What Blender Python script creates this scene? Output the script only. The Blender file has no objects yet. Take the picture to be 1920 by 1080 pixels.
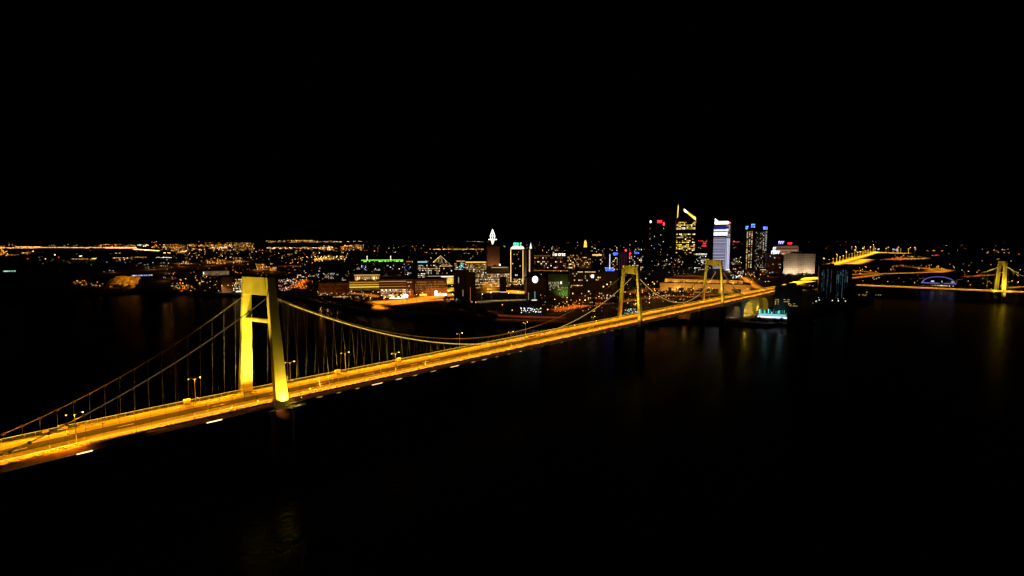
import bpy, bmesh, math, random
from mathutils import Vector, Matrix
rng = random.Random(7)
sc = bpy.context.scene
col = sc.collection
PI = math.pi

# ------------------------------------------------------------------ survey of the site
F = 1000.0                       # focal length for a 1920 px wide frame
TH = math.atan(88 / 1000)        # camera looks down five degrees
H = 80.0                         # flying height above the river
FW = Vector((0, math.cos(TH), -math.sin(TH))); UP = Vector((0, math.sin(TH), math.cos(TH))); RT = Vector((1, 0, 0))
EYE = Vector((0, 0, H))
GZ = 3.0                         # level of the city ground above the water

def ray(px, py): return RT * ((px - 960) / F) + FW - UP * ((py - 540) / F)
def P(px, py, z=GZ):
    r = ray(px, py); return EYE + r * ((z - H) / r.z)
def D(px, py, Y):
    r = ray(px, py); return EYE + r * (Y / r.y)
def pxx(p):
    q = Vector(p) - EYE; return 960 + F * q.dot(RT) / q.dot(FW)

# ------------------------------------------------------------------ materials
def nt(name):
    m = bpy.data.materials.new(name); m.use_nodes = True
    t = m.node_tree; t.nodes.clear()
    return m, t, t.nodes.new('ShaderNodeOutputMaterial')

def pbr(name, c, rough=0.7, scale=1.0, amt=0.3, bump=0.0, spec=0.3, metal=0.0, dist=0.05, stretch=None):
    m, t, out = nt(name)
    b = t.nodes.new('ShaderNodeBsdfPrincipled'); t.links.new(b.outputs[0], out.inputs[0])
    tc = t.nodes.new('ShaderNodeTexCoord'); mp = t.nodes.new('ShaderNodeMapping'); t.links.new(tc.outputs['Object'], mp.inputs[0])
    if stretch: mp.inputs['Scale'].default_value = stretch
    n = t.nodes.new('ShaderNodeTexNoise'); n.inputs['Scale'].default_value = scale; n.inputs['Detail'].default_value = 6
    t.links.new(mp.outputs[0], n.inputs['Vector'])
    r = t.nodes.new('ShaderNodeValToRGB')
    r.color_ramp.elements[0].position = 0.3; r.color_ramp.elements[1].position = 0.7
    r.color_ramp.elements[0].color = tuple(x * (1 - amt) for x in c) + (1,)
    r.color_ramp.elements[1].color = tuple(min(1, x * (1 + amt)) for x in c) + (1,)
    t.links.new(n.outputs['Fac'], r.inputs[0]); t.links.new(r.outputs[0], b.inputs['Base Color'])
    b.inputs['Roughness'].default_value = rough; b.inputs['Metallic'].default_value = metal
    b.inputs['Specular IOR Level'].default_value = spec
    if bump:
        bp = t.nodes.new('ShaderNodeBump'); bp.inputs['Strength'].default_value = bump; bp.inputs['Distance'].default_value = dist
        t.links.new(n.outputs['Fac'], bp.inputs['Height']); t.links.new(bp.outputs[0], b.inputs['Normal'])
    return m

def em(name, c, s):
    m, t, out = nt(name)
    e = t.nodes.new('ShaderNodeEmission'); e.inputs[0].default_value = tuple(c) + (1,)
    tc = t.nodes.new('ShaderNodeTexCoord'); n = t.nodes.new('ShaderNodeTexNoise'); n.inputs['Scale'].default_value = 0.6
    mr = t.nodes.new('ShaderNodeMapRange'); mr.inputs['To Min'].default_value = s * 1.1; mr.inputs['To Max'].default_value = s * 2.1
    t.links.new(tc.outputs['Object'], n.inputs['Vector']); t.links.new(n.outputs['Fac'], mr.inputs[0]); t.links.new(mr.outputs[0], e.inputs[1])
    t.links.new(e.outputs[0], out.inputs[0])
    m.cycles.emission_sampling = 'NONE'
    return m

M = {}
M['tower'] = pbr('tower_concrete', (.52, .49, .36), .75, .35, .16, .25, stretch=(1, 1, .15))
M['pier'] = pbr('pier_concrete', (.24, .2, .16), .85, .4, .3, .3)
M['girder'] = pbr('girder_steel', (.16, .08, .06), .6, .5, .35)
M['pave'] = pbr('pale_pavement', (.30, .28, .25), .8, .12, .08, .05, stretch=(1, 1, 1))
M['asphalt'] = pbr('dim_band_asphalt', (.045, .042, .04), .85, .12, .3, .1)
M['mark'] = pbr('white_road_paint', (.75, .73, .68), .6, 2, .12)
M['steel'] = pbr('painted_steel', (.42, .4, .34), .5, 2, .15, metal=.2)
M['cable'] = pbr('cable_wrapping', (.2, .18, .13), .55, 3, .15)
M['hanger'] = pbr('hanger_rope', (.075, .066, .058), .6, 3, .15)
M['pole'] = pbr('lamp_pole_paint', (.3, .29, .27), .5, 3, .2)
M['ground'] = pbr('city_ground', (.03, .028, .025), .9, .03, .6)
M['road'] = pbr('city_road_asphalt', (.09, .08, .07), .8, .03, .35)
M['quay'] = pbr('quay_stone', (.3, .27, .23), .85, .1, .3, .2)
M['dark'] = pbr('dark_cladding', (.03, .03, .033), .5, .2, .3)
M['black'] = pbr('black_glass_cladding', (.012, .013, .016), .35, .2, .3)
M['brown'] = pbr('brown_stone', (.2, .11, .06), .8, .2, .25)
M['brick'] = pbr('dark_red_brick', (.16, .07, .045), .85, .3, .3)
M['beige'] = pbr('beige_render', (.45, .4, .34), .8, .3, .15)
M['grey'] = pbr('grey_concrete', (.2, .19, .18), .85, .2, .25)
M['roof'] = pbr('roof_felt', (.04, .037, .035), .9, .2, .3)
M['rock'] = pbr('quarried_rock', (.42, .3, .16), .9, .15, .5, .8, dist=1.5)
M['leaf'] = pbr('leaves', (.045, .06, .02), .8, .5, .45)
M['bark'] = pbr('bark', (.06, .045, .03), .9, 2, .3)
M['hill'] = pbr('hill_ground', (.03, .03, .025), .95, .003, .4)
COLS = {'amber': (1, .40, .04), 'sodium': (1, .27, .015), 'warm': (1, .62, .22), 'gold': (1, .66, .08), 'white': (1, .88, .68), 'cool': (.72, .82, 1),
        'teal': (.12, .9, .75), 'blue': (.06, .12, 1), 'red': (1, .03, .05), 'green': (.25, 1, .04), 'violet': (.3, .26, 1), 'lav': (.72, .70, 1), 'pink': (1, .2, .5), 'ice': (.35, .75, .9)}
def E(c, s):
    k = 'glow_%s_%g' % (c, s)
    if k not in M: M[k] = em(k, COLS[c], s)
    return M[k]

# ------------------------------------------------------------------ mesh helpers
class MB:
    def __init__(s): s.v = []; s.f = []; s.mi = []; s.m = 0
    def hexa(s, c):
        i = len(s.v); s.v += [tuple(x) for x in c]
        for q in ((3, 2, 1, 0), (4, 5, 6, 7), (0, 1, 5, 4), (1, 2, 6, 5), (2, 3, 7, 6), (3, 0, 4, 7)):
            s.f.append(tuple(i + k for k in q)); s.mi.append(s.m)
        return s
    def box(s, x0, x1, y0, y1, z0, z1):
        return s.hexa([(x0, y0, z0), (x1, y0, z0), (x1, y1, z0), (x0, y1, z0), (x0, y0, z1), (x1, y0, z1), (x1, y1, z1), (x0, y1, z1)])
    def prism(s, poly, z0, z1):
        n = len(poly); i = len(s.v)
        s.v += [(p[0], p[1], z0) for p in poly] + [(p[0], p[1], z1) for p in poly]
        s.f.append(tuple(i + k for k in reversed(range(n)))); s.f.append(tuple(i + n + k for k in range(n))); s.mi += [s.m] * 2
        for k in range(n):
            k2 = (k + 1) % n; s.f.append((i + k, i + k2, i + n + k2, i + n + k)); s.mi.append(s.m)
        return s
    def slab(s, poly, y0, y1):            # polygon in x,z pushed along y
        n = len(poly); i = len(s.v)
        s.v += [(p[0], y0, p[1]) for p in poly] + [(p[0], y1, p[1]) for p in poly]
        s.f.append(tuple(i + k for k in range(n))); s.f.append(tuple(i + n + k for k in reversed(range(n)))); s.mi += [s.m] * 2
        for k in range(n):
            k2 = (k + 1) % n; s.f.append((i + k2, i + k, i + n + k, i + n + k2)); s.mi.append(s.m)
        return s
    def tube(s, pts, r, n=6):
        pts = [Vector(p) for p in pts]; rr = r if isinstance(r, (list, tuple)) else [r] * len(pts); base = len(s.v)
        for k, p in enumerate(pts):
            t = (pts[min(k + 1, len(pts) - 1)] - pts[max(k - 1, 0)]).normalized()
            a = t.orthogonal().normalized() if abs(t.z) > .95 else t.cross(Vector((0, 0, 1))).normalized()
            b = t.cross(a)
            for j in range(n):
                w = 2 * PI * j / n; s.v.append(tuple(p + (a * math.cos(w) + b * math.sin(w)) * rr[k]))
        for k in range(len(pts) - 1):
            for j in range(n):
                j2 = (j + 1) % n; o = base + k * n
                s.f.append((o + j, o + j2, o + n + j2, o + n + j)); s.mi.append(s.m)
        s.f.append(tuple(base + j for j in reversed(range(n)))); s.f.append(tuple(base + (len(pts) - 1) * n + j for j in range(n))); s.mi += [s.m] * 2
        return s
    def octa(s, c, r, rz=None):
        rz = rz or r; i = len(s.v); x, y, z = c
        s.v += [(x + r, y, z), (x, y + r, z), (x - r, y, z), (x, y - r, z), (x, y, z + rz), (x, y, z - rz)]
        for k in range(4):
            k2 = (k + 1) % 4
            s.f += [(i + k, i + k2, i + 4), (i + k2, i + k, i + 5)]; s.mi += [s.m] * 2
        return s
    def ball(s, c, r, nu=8, nv=5, sz=1.0):
        return s.tube([(c[0], c[1], c[2] + r * sz * math.cos(PI * k / nv)) for k in range(nv + 1)], [max(.02, r * math.sin(PI * k / nv)) for k in range(nv + 1)], nu)
    def data(s, name, mats, org=None):
        me = bpy.data.meshes.new(name)
        v = s.v if org is None else [(p[0] - org[0], p[1] - org[1], p[2] - org[2]) for p in s.v]
        me.from_pydata(v, [], s.f)
        for m in (mats if isinstance(mats, (list, tuple)) else [mats]): me.materials.append(m)
        if max(s.mi or [0]): me.polygons.foreach_set('material_index', s.mi)
        bm = bmesh.new(); bm.from_mesh(me); bmesh.ops.recalc_face_normals(bm, faces=bm.faces); bm.to_mesh(me); bm.free()
        me.update(); return me

def tag(o, label=None, cat=None, group=None, kind=None):
    if label: o['label'] = label
    if cat: o['category'] = cat
    if group: o['group'] = group
    if kind: o['kind'] = kind
    return o
def link(name, me, parent=None, loc=None):
    o = bpy.data.objects.new(name, me); col.objects.link(o)
    if parent: o.parent = parent
    if loc is not None: o.location = loc
    return o
def thing(name, label, cat, loc, rz=0, group=None):
    o = link(name, None, None, loc); o.rotation_euler.z = rz; o.empty_display_size = .5
    return tag(o, label, cat, group)
def part(name, mb, mat, parent, world=True):
    return link(name, mb.data(name, mat, parent.location if world and parent.parent is None else (world_org(parent) if world else None)), parent)
def world_org(o):
    v = Vector(o.location)
    while o.parent: o = o.parent; v += o.location
    return v
def struct(name, mb, mat): return tag(link(name, mb.data(name, mat)), kind='structure')

def lamp(kind, loc, power, c, size=.5, target=None, spot=60, blend=.5, sy=None, parent=None, yaw=None):
    l = bpy.data.lights.new('lamp_light', kind); l.energy = power; l.color = COLS[c] if isinstance(c, str) else c
    if kind == 'AREA':
        l.shape = 'RECTANGLE' if sy else 'SQUARE'; l.size = size
        if sy: l.size_y = sy
    else: l.shadow_soft_size = size
    if kind == 'SPOT': l.spot_size = math.radians(spot); l.spot_blend = blend
    o = bpy.data.objects.new('lamp_light', l); col.objects.link(o); o.location = loc
    if target is not None: o.rotation_euler = (Vector(target) - Vector(loc)).to_track_quat('-Z', 'Y').to_euler()
    elif yaw is not None: o.rotation_euler = (0, 0, yaw)
    return o

# ------------------------------------------------------------------ camera, world, moon
cd = bpy.data.cameras.new('camera'); cam = bpy.data.objects.new('camera', cd); col.objects.link(cam)
cd.sensor_width = 36; cd.lens = 36 * F / 1920; cd.clip_start = 1; cd.clip_end = 120000
cam.location = EYE; cam.rotation_euler = (PI / 2 - TH, 0, 0); sc.camera = cam
sc.cycles.use_denoising = True; sc.cycles.denoiser = 'OPENIMAGEDENOISE'; sc.cycles.denoising_input_passes = 'RGB_ALBEDO_NORMAL'; sc.cycles.denoising_prefilter = 'ACCURATE'
sc.cycles.max_bounces = 5; sc.cycles.sample_clamp_indirect = 2.0; sc.cycles.use_adaptive_sampling = False
w = bpy.data.worlds.new('World'); sc.world = w; w.use_nodes = True
t = w.node_tree; bg = t.nodes['Background']
sky = t.nodes.new('ShaderNodeTexSky'); sky.sky_type = 'NISHITA'; sky.sun_disc = False
sky.sun_elevation = math.radians(-6); sky.sun_rotation = math.radians(200)
t.links.new(sky.outputs[0], bg.inputs[0]); bg.inputs[1].default_value = .0018
moon = lamp('SUN', (0, 0, 500), .0015, (.7, .8, 1), target=(300, 500, 0)); moon.name = 'moon_light'; moon.data.angle = math.radians(.5)
sc.view_settings.view_transform = 'Standard'; sc.view_settings.look = 'None'; sc.view_settings.exposure = 0; sc.view_settings.gamma = 1

# ------------------------------------------------------------------ water, land, hills
m, t, out = nt('river_water'); M['water'] = m
b = t.nodes.new('ShaderNodeBsdfPrincipled'); t.links.new(b.outputs[0], out.inputs[0])
b.inputs['Base Color'].default_value = (.0012, .0015, .002, 1); b.inputs['Roughness'].default_value = .22; b.inputs['Specular IOR Level'].default_value = .004
tc = t.nodes.new('ShaderNodeTexCoord'); n1 = t.nodes.new('ShaderNodeTexNoise'); n1.inputs['Scale'].default_value = .35; n1.inputs['Detail'].default_value = 5
t.links.new(tc.outputs['Object'], n1.inputs['Vector'])
bp = t.nodes.new('ShaderNodeBump'); bp.inputs['Strength'].default_value = .55; bp.inputs['Distance'].default_value = .35
t.links.new(n1.outputs['Fac'], bp.inputs['Height']); t.links.new(bp.outputs[0], b.inputs['Normal'])
mb = MB(); G = 60000
mb.v += [(-G, -3000, 0), (G, -3000, 0), (G, G, 0), (-G, G, 0)]; mb.f.append((0, 1, 2, 3)); mb.mi.append(0)
struct('water', mb, M['water'])

shore = [(-420, 526), (0, 530), (130, 546), (190, 549), (250, 547), (330, 548), (430, 553), (560, 557), (604, 568), (690, 584), (760, 587), (860, 596),
         (930, 604), (1010, 606), (1090, 604), (1150, 600), (1262, 600), (1300, 598), (1362, 602), (1440, 608), (1500, 600), (1560, 578), (1640, 562), (1622, 548), (1700, 538), (1800, 537), (1860, 541), (1960, 543), (2300, 548)]
poly = [P(x, y, GZ) for x, y in shore]
poly += [Vector((40000, poly[-1].y, GZ)), Vector((40000, 45000, GZ)), Vector((-40000, 45000, GZ)), Vector((-40000, poly[0].y, GZ))]
struct('ground', MB().prism([(p.x, p.y) for p in poly], -1, GZ), M['ground'])

def hill(x0, x1, Y, hgt, n=40, seed=1):
    r = random.Random(seed); mb = MB(); pts = []
    for k in range(n + 1):
        u = k / n; x = D(x0 + (x1 - x0) * u, 452, Y).x
        z = hgt * math.sin(PI * u) ** .6 * (.8 + .2 * math.sin(u * 9 + seed) + .06 * r.random())
        pts.append((x, z))
    for k in range(n):
        (xa, za), (xb, zb) = pts[k], pts[k + 1]
        mb.hexa([(xa, Y - 900, GZ), (xb, Y - 900, GZ), (xb, Y + 900, GZ), (xa, Y + 900, GZ), (xa, Y, GZ + za), (xb, Y, GZ + zb), (xb, Y + 120, GZ + zb), (xa, Y + 120, GZ + za)])
    struct('hills', mb, M['hill'])
hill(470, 1010, 11000, 92, seed=2); hill(-60, 460, 12500, 70, seed=5); hill(1500, 2000, 12000, 74, seed=9); hill(960, 1560, 13000, 66, seed=4)

# ------------------------------------------------------------------ the suspension bridge
Z = 22.0; W = 21.5
O2 = Vector((-84.556, 190.030)); d2 = Vector((.6785, .7346)).normalized(); r2 = Vector((d2.y, -d2.x))
def B(t, s, z):                     # along the bridge, across it from the near edge, height
    s -= 3.3 * (min(t, 0) / 74) ** 2          # the deck bends gently on the near side span
    q = O2 + d2 * t - r2 * s; return Vector((q.x, q.y, z))
YAW = math.atan2(d2.y, d2.x)
TA, TE = -190.0, 700.0
T_NEAR = [0.0, 259.4, 411.7]; T_FAR = [-3.5, 270.1, 423.0]
bridge = thing('suspension_bridge', 'long floodlit yellow suspension bridge with three towers crossing the black river', 'bridge', B(0, 10, 0))
def bbar(mb, t0, t1, s0, s1, z0, z1):
    if t1 - t0 > 24 and t0 < 0:
        n = int((min(t1, 0) - t0) / 20) + 1; ts = [t0 + (min(t1, 0) - t0) * k / n for k in range(n + 1)] + ([t1] if t1 > 0 else [])
        for k in range(len(ts) - 1): bbar(mb, ts[k], ts[k + 1], s0, s1, z0, z1) if ts[k + 1] - ts[k] <= 24 or ts[k] >= 0 else None
        return mb
    mb.hexa([B(t0, s0, z0), B(t1, s0, z0), B(t1, s1, z0), B(t0, s1, z0), B(t0, s0, z1), B(t1, s0, z1), B(t1, s1, z1), B(t0, s1, z1)]); return mb
def bstrip(s0, s1, z0, z1, step=20, t0=TA, t1=TE):
    mb = MB(); n = int((t1 - t0) / step)
    for k in range(n): bbar(mb, t0 + k * step, t0 + (k + 1) * step - .004, s0, s1, z0, z1)
    return mb
mb = bstrip(.05, W - .05, Z - .9, Z - .02, 50); bbar(mb, TA, TE, 2.5, W - 2.5, Z - 2.6, Z - .91)
part('deck_girder', mb, M['girder'], bridge)
part('walkway', bstrip(.25, 2.3, Z - .018, Z + .16), M['pave'], bridge)
part('walkway', bstrip(W - 2.3, W - .25, Z - .018, Z + .16), M['pave'], bridge)
part('lane', bstrip(2.32, 8.2, Z - .018, Z + .03), M['pave'], bridge)  # pale tone of the outer lanes paints in the brighter bands of light
part('lane', bstrip(14.3, W - 2.32, Z - .018, Z + .03), M['pave'], bridge)
part('carriageway', bstrip(8.22, 14.28, Z - .018, Z + .012), M['asphalt'], bridge)  # dark tone paints in the dimmer middle of the lit deck
mb = MB()
for s in (2.6, 8.0, 14.4, W - 2.65): bbar(mb, TA, TE, s, s + .16, Z + .031, Z + .036)
part('edge_line', mb, M['mark'], bridge)
for px, py in ((30, 838), (237, 798), (420, 766), (525, 741), (603, 719.5), (694, 701), (775, 683), (795, 678), (812, 672.5), (905, 653.5), (1030, 626.5), (1090, 613), (1135, 604.5)):
    q = P(px, py, Z); v = Vector((q.x, q.y)) - O2; tt = v.dot(d2)
    L = 4.2
    part('lane_dash', bbar(MB(), tt - L / 2, tt + L / 2, 10.7, 11.25, Z + .016, Z + .022), M['mark'], bridge)
# parapets
for s, nm in ((.12, 'parapet'), (W - .12, 'parapet')):
    mb = MB()
    for z in (Z + 1.15, Z + .75, Z + .4): bbar(mb, TA, TE, s - .05, s + .05, z - .035, z + .035)
    for k in range(int((TE - TA) / 2.5)):
        tt = TA + k * 2.5; bbar(mb, tt - .05, tt + .05, s - .045, s + .045, Z - .02, Z + 1.11)
    part(nm, mb, M['steel'], bridge)
mb = MB(); bbar(mb, TA, TE, -.75, .0, Z - 1.75, Z - 1.62); bbar(mb, TA, TE, -.8, -.7, Z - 1.6, Z - 1.35)
part('inspection_ledge', mb, M['steel'], bridge)
mb = MB(); bbar(mb, TA, TE, -.1, .05, Z - 1.55, Z - .03)
part('fascia', mb, M['girder'], bridge)

def lerp(a, b, u): return a + (b - a) * u
TOPZ = [67.0, 62.0, 62.5]; SADDLE = [60.5, 56.6, 57.3]
def cable_s(side, u):   # inward shift near the towers
    return (.9 + 3.4 * u) if side == 0 else (W - .9 - 3.4 * u)
def tower(i):
    tw = link('tower', None, bridge, (0, 0, 0)); ta = (T_NEAR[i], T_FAR[i]); ht = TOPZ[i]
    base_d, base_n, top_d, top_n = ((4.7, 2.5, 2.9, 1.9), (3.4, 1.9, 2.6, 1.6), (3.4, 1.9, 2.6, 1.6))[i]
    ins = (5.0, 3.4, 3.2)[i]; zb = Z - 2.4
    sb = (-1.3, W + 1.3); st = (-1.3 + ins, W + 1.3 - ins)
    if i == 0: st = (-1.3 + 5.6, W + 1.3 - 6.4)
    for k in (0, 1):
        mbl = MB(); tt = ta[k]
        def ring(s, z, dd, nn): return [B(tt - dd / 2, s - nn / 2, z), B(tt + dd / 2, s - nn / 2, z), B(tt + dd / 2, s + nn / 2, z), B(tt - dd / 2, s + nn / 2, z)]
        mbl.hexa(ring(sb[k], zb, base_d, base_n) + ring(st[k], ht, top_d, top_n))
        leg = part('leg', mbl, M['tower'], tw)
        mod = leg.modifiers.new('edge', 'BEVEL'); mod.width = .22; mod.segments = 2
        mbp = MB()
        for (z0, z1, q) in ((-4, Z - 3.2, 1.0), (Z - 3.2, Z - 2.4, 1.18)):
            n = 16; poly = [B(tt + math.cos(2 * PI * j / n) * 4.2 * q, sb[k] + math.sin(2 * PI * j / n) * 2.7 * q, 0) for j in range(n)]
            mbp.prism([(p.x, p.y) for p in poly], z0, z1 - .003)
        part('pier', mbp, M['pier'], tw)
    def cross(z0, z1, hw, nm):
        u0, u1 = (z0 - zb) / (ht - zb), (z1 - zb) / (ht - zb); c = []
        for u, z in ((u0, z0), (u1, z1)):
            sa, sb2 = lerp(sb[0], st[0], u) + .8, lerp(sb[1], st[1], u) - .8
            c += [B(ta[0] - hw, sa, z), B(ta[0] + hw, sa, z), B(ta[1] + hw, sb2, z), B(ta[1] - hw, sb2, z)]
        o = part(nm, MB().hexa(c), M['tower'], tw); mod = o.modifiers.new('edge', 'BEVEL'); mod.width = .15; mod.segments = 2
    bz = (60.4, 56.2, 57.0)[i]
    cross(bz, ht - .01, (1.62, 1.2, 1.2)[i], 'crossbeam')
    if i == 0: cross(50.2, 51.5, .85, 'strut')
    # deck level cross girder carried between the two piers
    mbg = MB(); mbg.hexa([B(ta[0] - 1.6, .5, Z - 4.6), B(ta[0] + 1.6, .5, Z - 4.6), B(ta[1] + 1.6, W - .5, Z - 4.6), B(ta[1] - 1.6, W - .5, Z - 4.6),
                          B(ta[0] - 1.6, .5, Z - 2.7), B(ta[0] + 1.6, .5, Z - 2.7), B(ta[1] + 1.6, W - .5, Z - 2.7), B(ta[1] - 1.6, W - .5, Z - 2.7)])
    part('deck_bearing', mbg, M['pier'], tw)
    for k in (0, 1):      # little platform with a railing round each foot
        mbp = MB(); sgn = -1 if k == 0 else 1; s0 = sb[k]; tt = ta[k]
        bbar(mbp, tt - 4.2, tt + 7.5, s0 + sgn * 1.5, s0 + sgn * 3.6, Z - 2.2, Z - 1.95)
        fp = part('foot_platform', mbp, M['steel'], tw); mbp = MB()
        for j in range(12):
            q = tt - 4.1 + j * 1.05; bbar(mbp, q - .05, q + .05, s0 + sgn * 3.5, s0 + sgn * 3.6, Z - 1.95, Z - .8)
        for z0, z1 in ((Z - .8, Z - .7), (Z - 1.4, Z - 1.32)): bbar(mbp, tt - 4.2, tt + 7.5, s0 + sgn * 3.5, s0 + sgn * 3.6, z0, z1)
        part('railing', mbp, M['steel'], tw)
for i in range(3): tower(i)

def qz(t, t0, z0, t1, z1, zm_drop):      # parabola through two ends with a drop below the chord at mid span
    u = (t - t0) / (t1 - t0); return lerp(z0, z1, u) - 4 * zm_drop * u * (1 - u)
spans = []                                # side, t0, z0, t1, z1, sag, tower at start/end
for side, T in ((0, T_NEAR), (1, T_FAR)):
    spans += [(side, -80.0, 22.6, T[0], SADDLE[0], 4.2 if side == 0 else 4.8, 0, 1), (side, T[0], SADDLE[0] - .8 + 3.6 * side, T[1], SADDLE[1], 31.7 + 2.2 * side, 1, 1),
              (side, T[1], SADDLE[1] + 4.5 * side, T[2], SADDLE[2], 27.2 + 2.2 * side, 1, 1), (side, T[2], SADDLE[2] + 4 * side, T[2] + 66, 22.8, 4.0, 1, 0)]
hang = []
for side in (0, 1):
    mb = MB(); pts = []
    for sp in [q for q in spans if q[0] == side]:
        _, t0, z0, t1, z1, sag, a, bb = sp; n = 40
        for k in range(n + (0 if bb else 1)):
            tt = lerp(t0, t1, k / n); z = qz(tt, t0, z0, t1, z1, sag); u = max(0, min(1, (z - Z) / (z0 if a else z1) * 1.5 - .0)); u = max(0, min(1, (z - Z - 2) / 36))
            pts.append(B(tt, cable_s(side, u), z))
        n = int((t1 - t0) / 3.93)
        for k in range(1, n):
            tt = lerp(t0, t1, k / n); z = qz(tt, t0, z0, t1, z1, sag); u = max(0, min(1, (z - Z - 2) / 36))
            if z > Z + 1.8 and min(abs(tt - q) for q in (T_NEAR + T_FAR)) > 2.8: hang.append((side, tt, B(tt, cable_s(side, u), z), B(tt, .15 if side == 0 else W - .15, Z + .1)))
    mc = part('main_cable', mb.tube(pts, .18, 7), M['cable'], bridge)
    if side == 0:      # glow tube added along the near cable, standing in for its lit brightness
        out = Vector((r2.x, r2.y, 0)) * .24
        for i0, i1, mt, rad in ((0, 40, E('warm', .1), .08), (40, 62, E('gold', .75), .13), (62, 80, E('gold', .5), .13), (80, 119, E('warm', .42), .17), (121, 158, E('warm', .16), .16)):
            part('added_cable_glow', MB().tube([q + out for q in pts[i0 + 1:i1]], rad, 5), mt, mc)
hang.sort(key=lambda h: (h[2] - EYE).length)
def hanger_mb(mb, h):
    _, tt, a, bpt = h
    mb.tube([bpt, a], .042, 5); c = a
    mb.hexa([c + Vector(q) * .95 for q in ((-.3, -.36, -.4), (.3, -.36, -.4), (.3, .36, -.4), (-.3, .36, -.4), (-.3, -.36, .36), (.3, -.36, .36), (.3, .36, .36), (-.3, .36, .36))])
    return mb
for h in hang[:100]: part('hanger', hanger_mb(MB(), h), M['hanger'], bridge)
mb = MB()
for h in hang[100:]: hanger_mb(mb, h)
if hang[100:]: tag(part('hanger', mb, M['hanger'], bridge), kind='stuff')

# arched abutment where the bridge lands
def arch_wall(t0, t1, s0, s1, openings, z0, z1):
    mb = MB(); edges = [t0]
    def blk(ta, tb, za, zb): 
        if tb - ta > .01: bbar(mb, ta, tb, s0, s1, za, zb)
    cur = t0
    for (oa, ob, zs) in openings:
        blk(cur, oa, z0, z1); n = 14; R = (ob - oa) / 2; cx = (oa + ob) / 2
        for k in range(n):
            w0, w1 = PI * k / n, PI * (k + 1) / n
            ta, tb = cx - R * math.cos(w0), cx - R * math.cos(w1); za = zs + (z1 - zs - 1.2) * math.sin(w0); zb = zs + (z1 - zs - 1.2) * math.sin(w1)
            mb.hexa([B(ta, s0, za), B(tb, s0, zb), B(tb, s1, zb), B(ta, s1, za), B(ta, s0, z1), B(tb, s0, z1), B(tb, s1, z1), B(ta, s1, z1)])
        cur = ob
    blk(cur, t1, z0, z1); return mb
def tn(px, s=0, z=Z):
    lo, hi = -100., 900.
    for _ in range(60):
        mm = (lo + hi) / 2
        if pxx(B(mm, s, z)) < px: lo = mm
        else: hi = mm
    return lo
ab = link('abutment', None, bridge, (0, 0, 0))
part('arch_wall', arch_wall(tn(1392), tn(1452) + 90, .8, W - .8, [(tn(1397), tn(1413), 8), (tn(1421), tn(1443), 8), (tn(1452) + 8, tn(1452) + 40, 8)], GZ - 1, Z - 2.62), M['beige'], ab)
mb = MB()
for s in (6.5, 15): bbar(mb, tn(1396), tn(1450), s, s + .8, GZ, Z - 4)
part('inner_wall', mb, M['beige'], ab)
# approach viaduct beyond, curving up past the wood
def px_strip(upper, lower, z, thick):
    mb = MB(); n = len(upper)
    for k in range(n - 1):
        a, b_, c, e = P(*lower[k], z), P(*lower[k + 1], z), P(*upper[k + 1], z), P(*upper[k], z)
        mb.hexa([v - Vector((0, 0, thick)) for v in (a, b_, c, e)] + [a, b_, c, e])
    return mb
vi = px_strip([(1466, 533.5), (1485, 529), (1508, 521), (1535, 510)], [(1476, 537), (1495, 534.5), (1515, 531.5), (1535, 528)], Z - 1, 1.6)
struct('road', vi, M['pave'])
for px, py, L_, w_ in ((1484, 533, 50, 8), (1500, 528.5, 60, 14), (1518, 522, 70, 24)):
    p = P(px, py, Z - 1); p.z += 6; o = lamp('AREA', p, 55 * L_ * w_, (1, .42, .01), L_, None, sy=w_, yaw=.6); o.data.spread = math.radians(80)

# ------------------------------------------------------------------ bridge lighting
SOD = (1, .325, .003)
def mast(px, near, dz=0):
    s = 2.35 if near else W - 2.35
    tt = tn(px, s); p = B(tt, s, Z + .16)
    return tt, p
mast_mesh = {}
mbm = MB(); mbm.tube([(0, 0, 0), (0, 0, .5), (0, 0, 8.6)], [.16, .12, .07], 6); mast_mesh['pole'] = mbm.data('pole', M['pole'])
mbm = MB(); mbm.tube([(-1.5, 0, 9.2), (-.7, 0, 9.0), (0, 0, 8.6), (.7, 0, 9.0), (1.5, 0, 9.2)], .06, 5); mast_mesh['arm'] = mbm.data('arm', M['pole'])
for k, sx in enumerate((-1, 1)):
    mbm = MB(); mbm.hexa([(sx * 1.35, -.17, 9.12), (sx * 2.25, -.14, 9.18), (sx * 2.25, .14, 9.18), (sx * 1.35, .17, 9.12), (sx * 1.35, -.17, 9.32), (sx * 2.25, -.1, 9.3), (sx * 2.25, .1, 9.3), (sx * 1.35, .17, 9.32)])
    mast_mesh['lamp_head%d' % k] = mbm.data('lamp_head', M['steel'])
    mbm = MB(); mbm.ball((sx * 1.85, 0, 9.02), .17, 8, 5, .6); mast_mesh['lens%d' % k] = mbm.data('lens', E('gold', 9 if k else 3))
masts = [(-150, 1), (-60, 0), (144, 1), (367, 0), (545, 0), (648, 0), (742, 1), (862, 0), (958, 1), (985, 0), (1112, 1), (1190, 0), (1265, 1), (1330, 0), (1400, 1), (1440, 0)]
tall = {144: 'by the first light strip, where the cable dips', 367: 'beyond the dark lane, just before the big tower', 545: 'just past the big tower', 648: 'second past the big tower, beside a pale cabinet',
        742: 'before the lanes, between big tower and cable low point', 862: 'behind the lanes where the cables near the deck', 958: 'in front of the lanes beside the cable low point', 985: 'behind the lanes just after the cable low point'}
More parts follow.
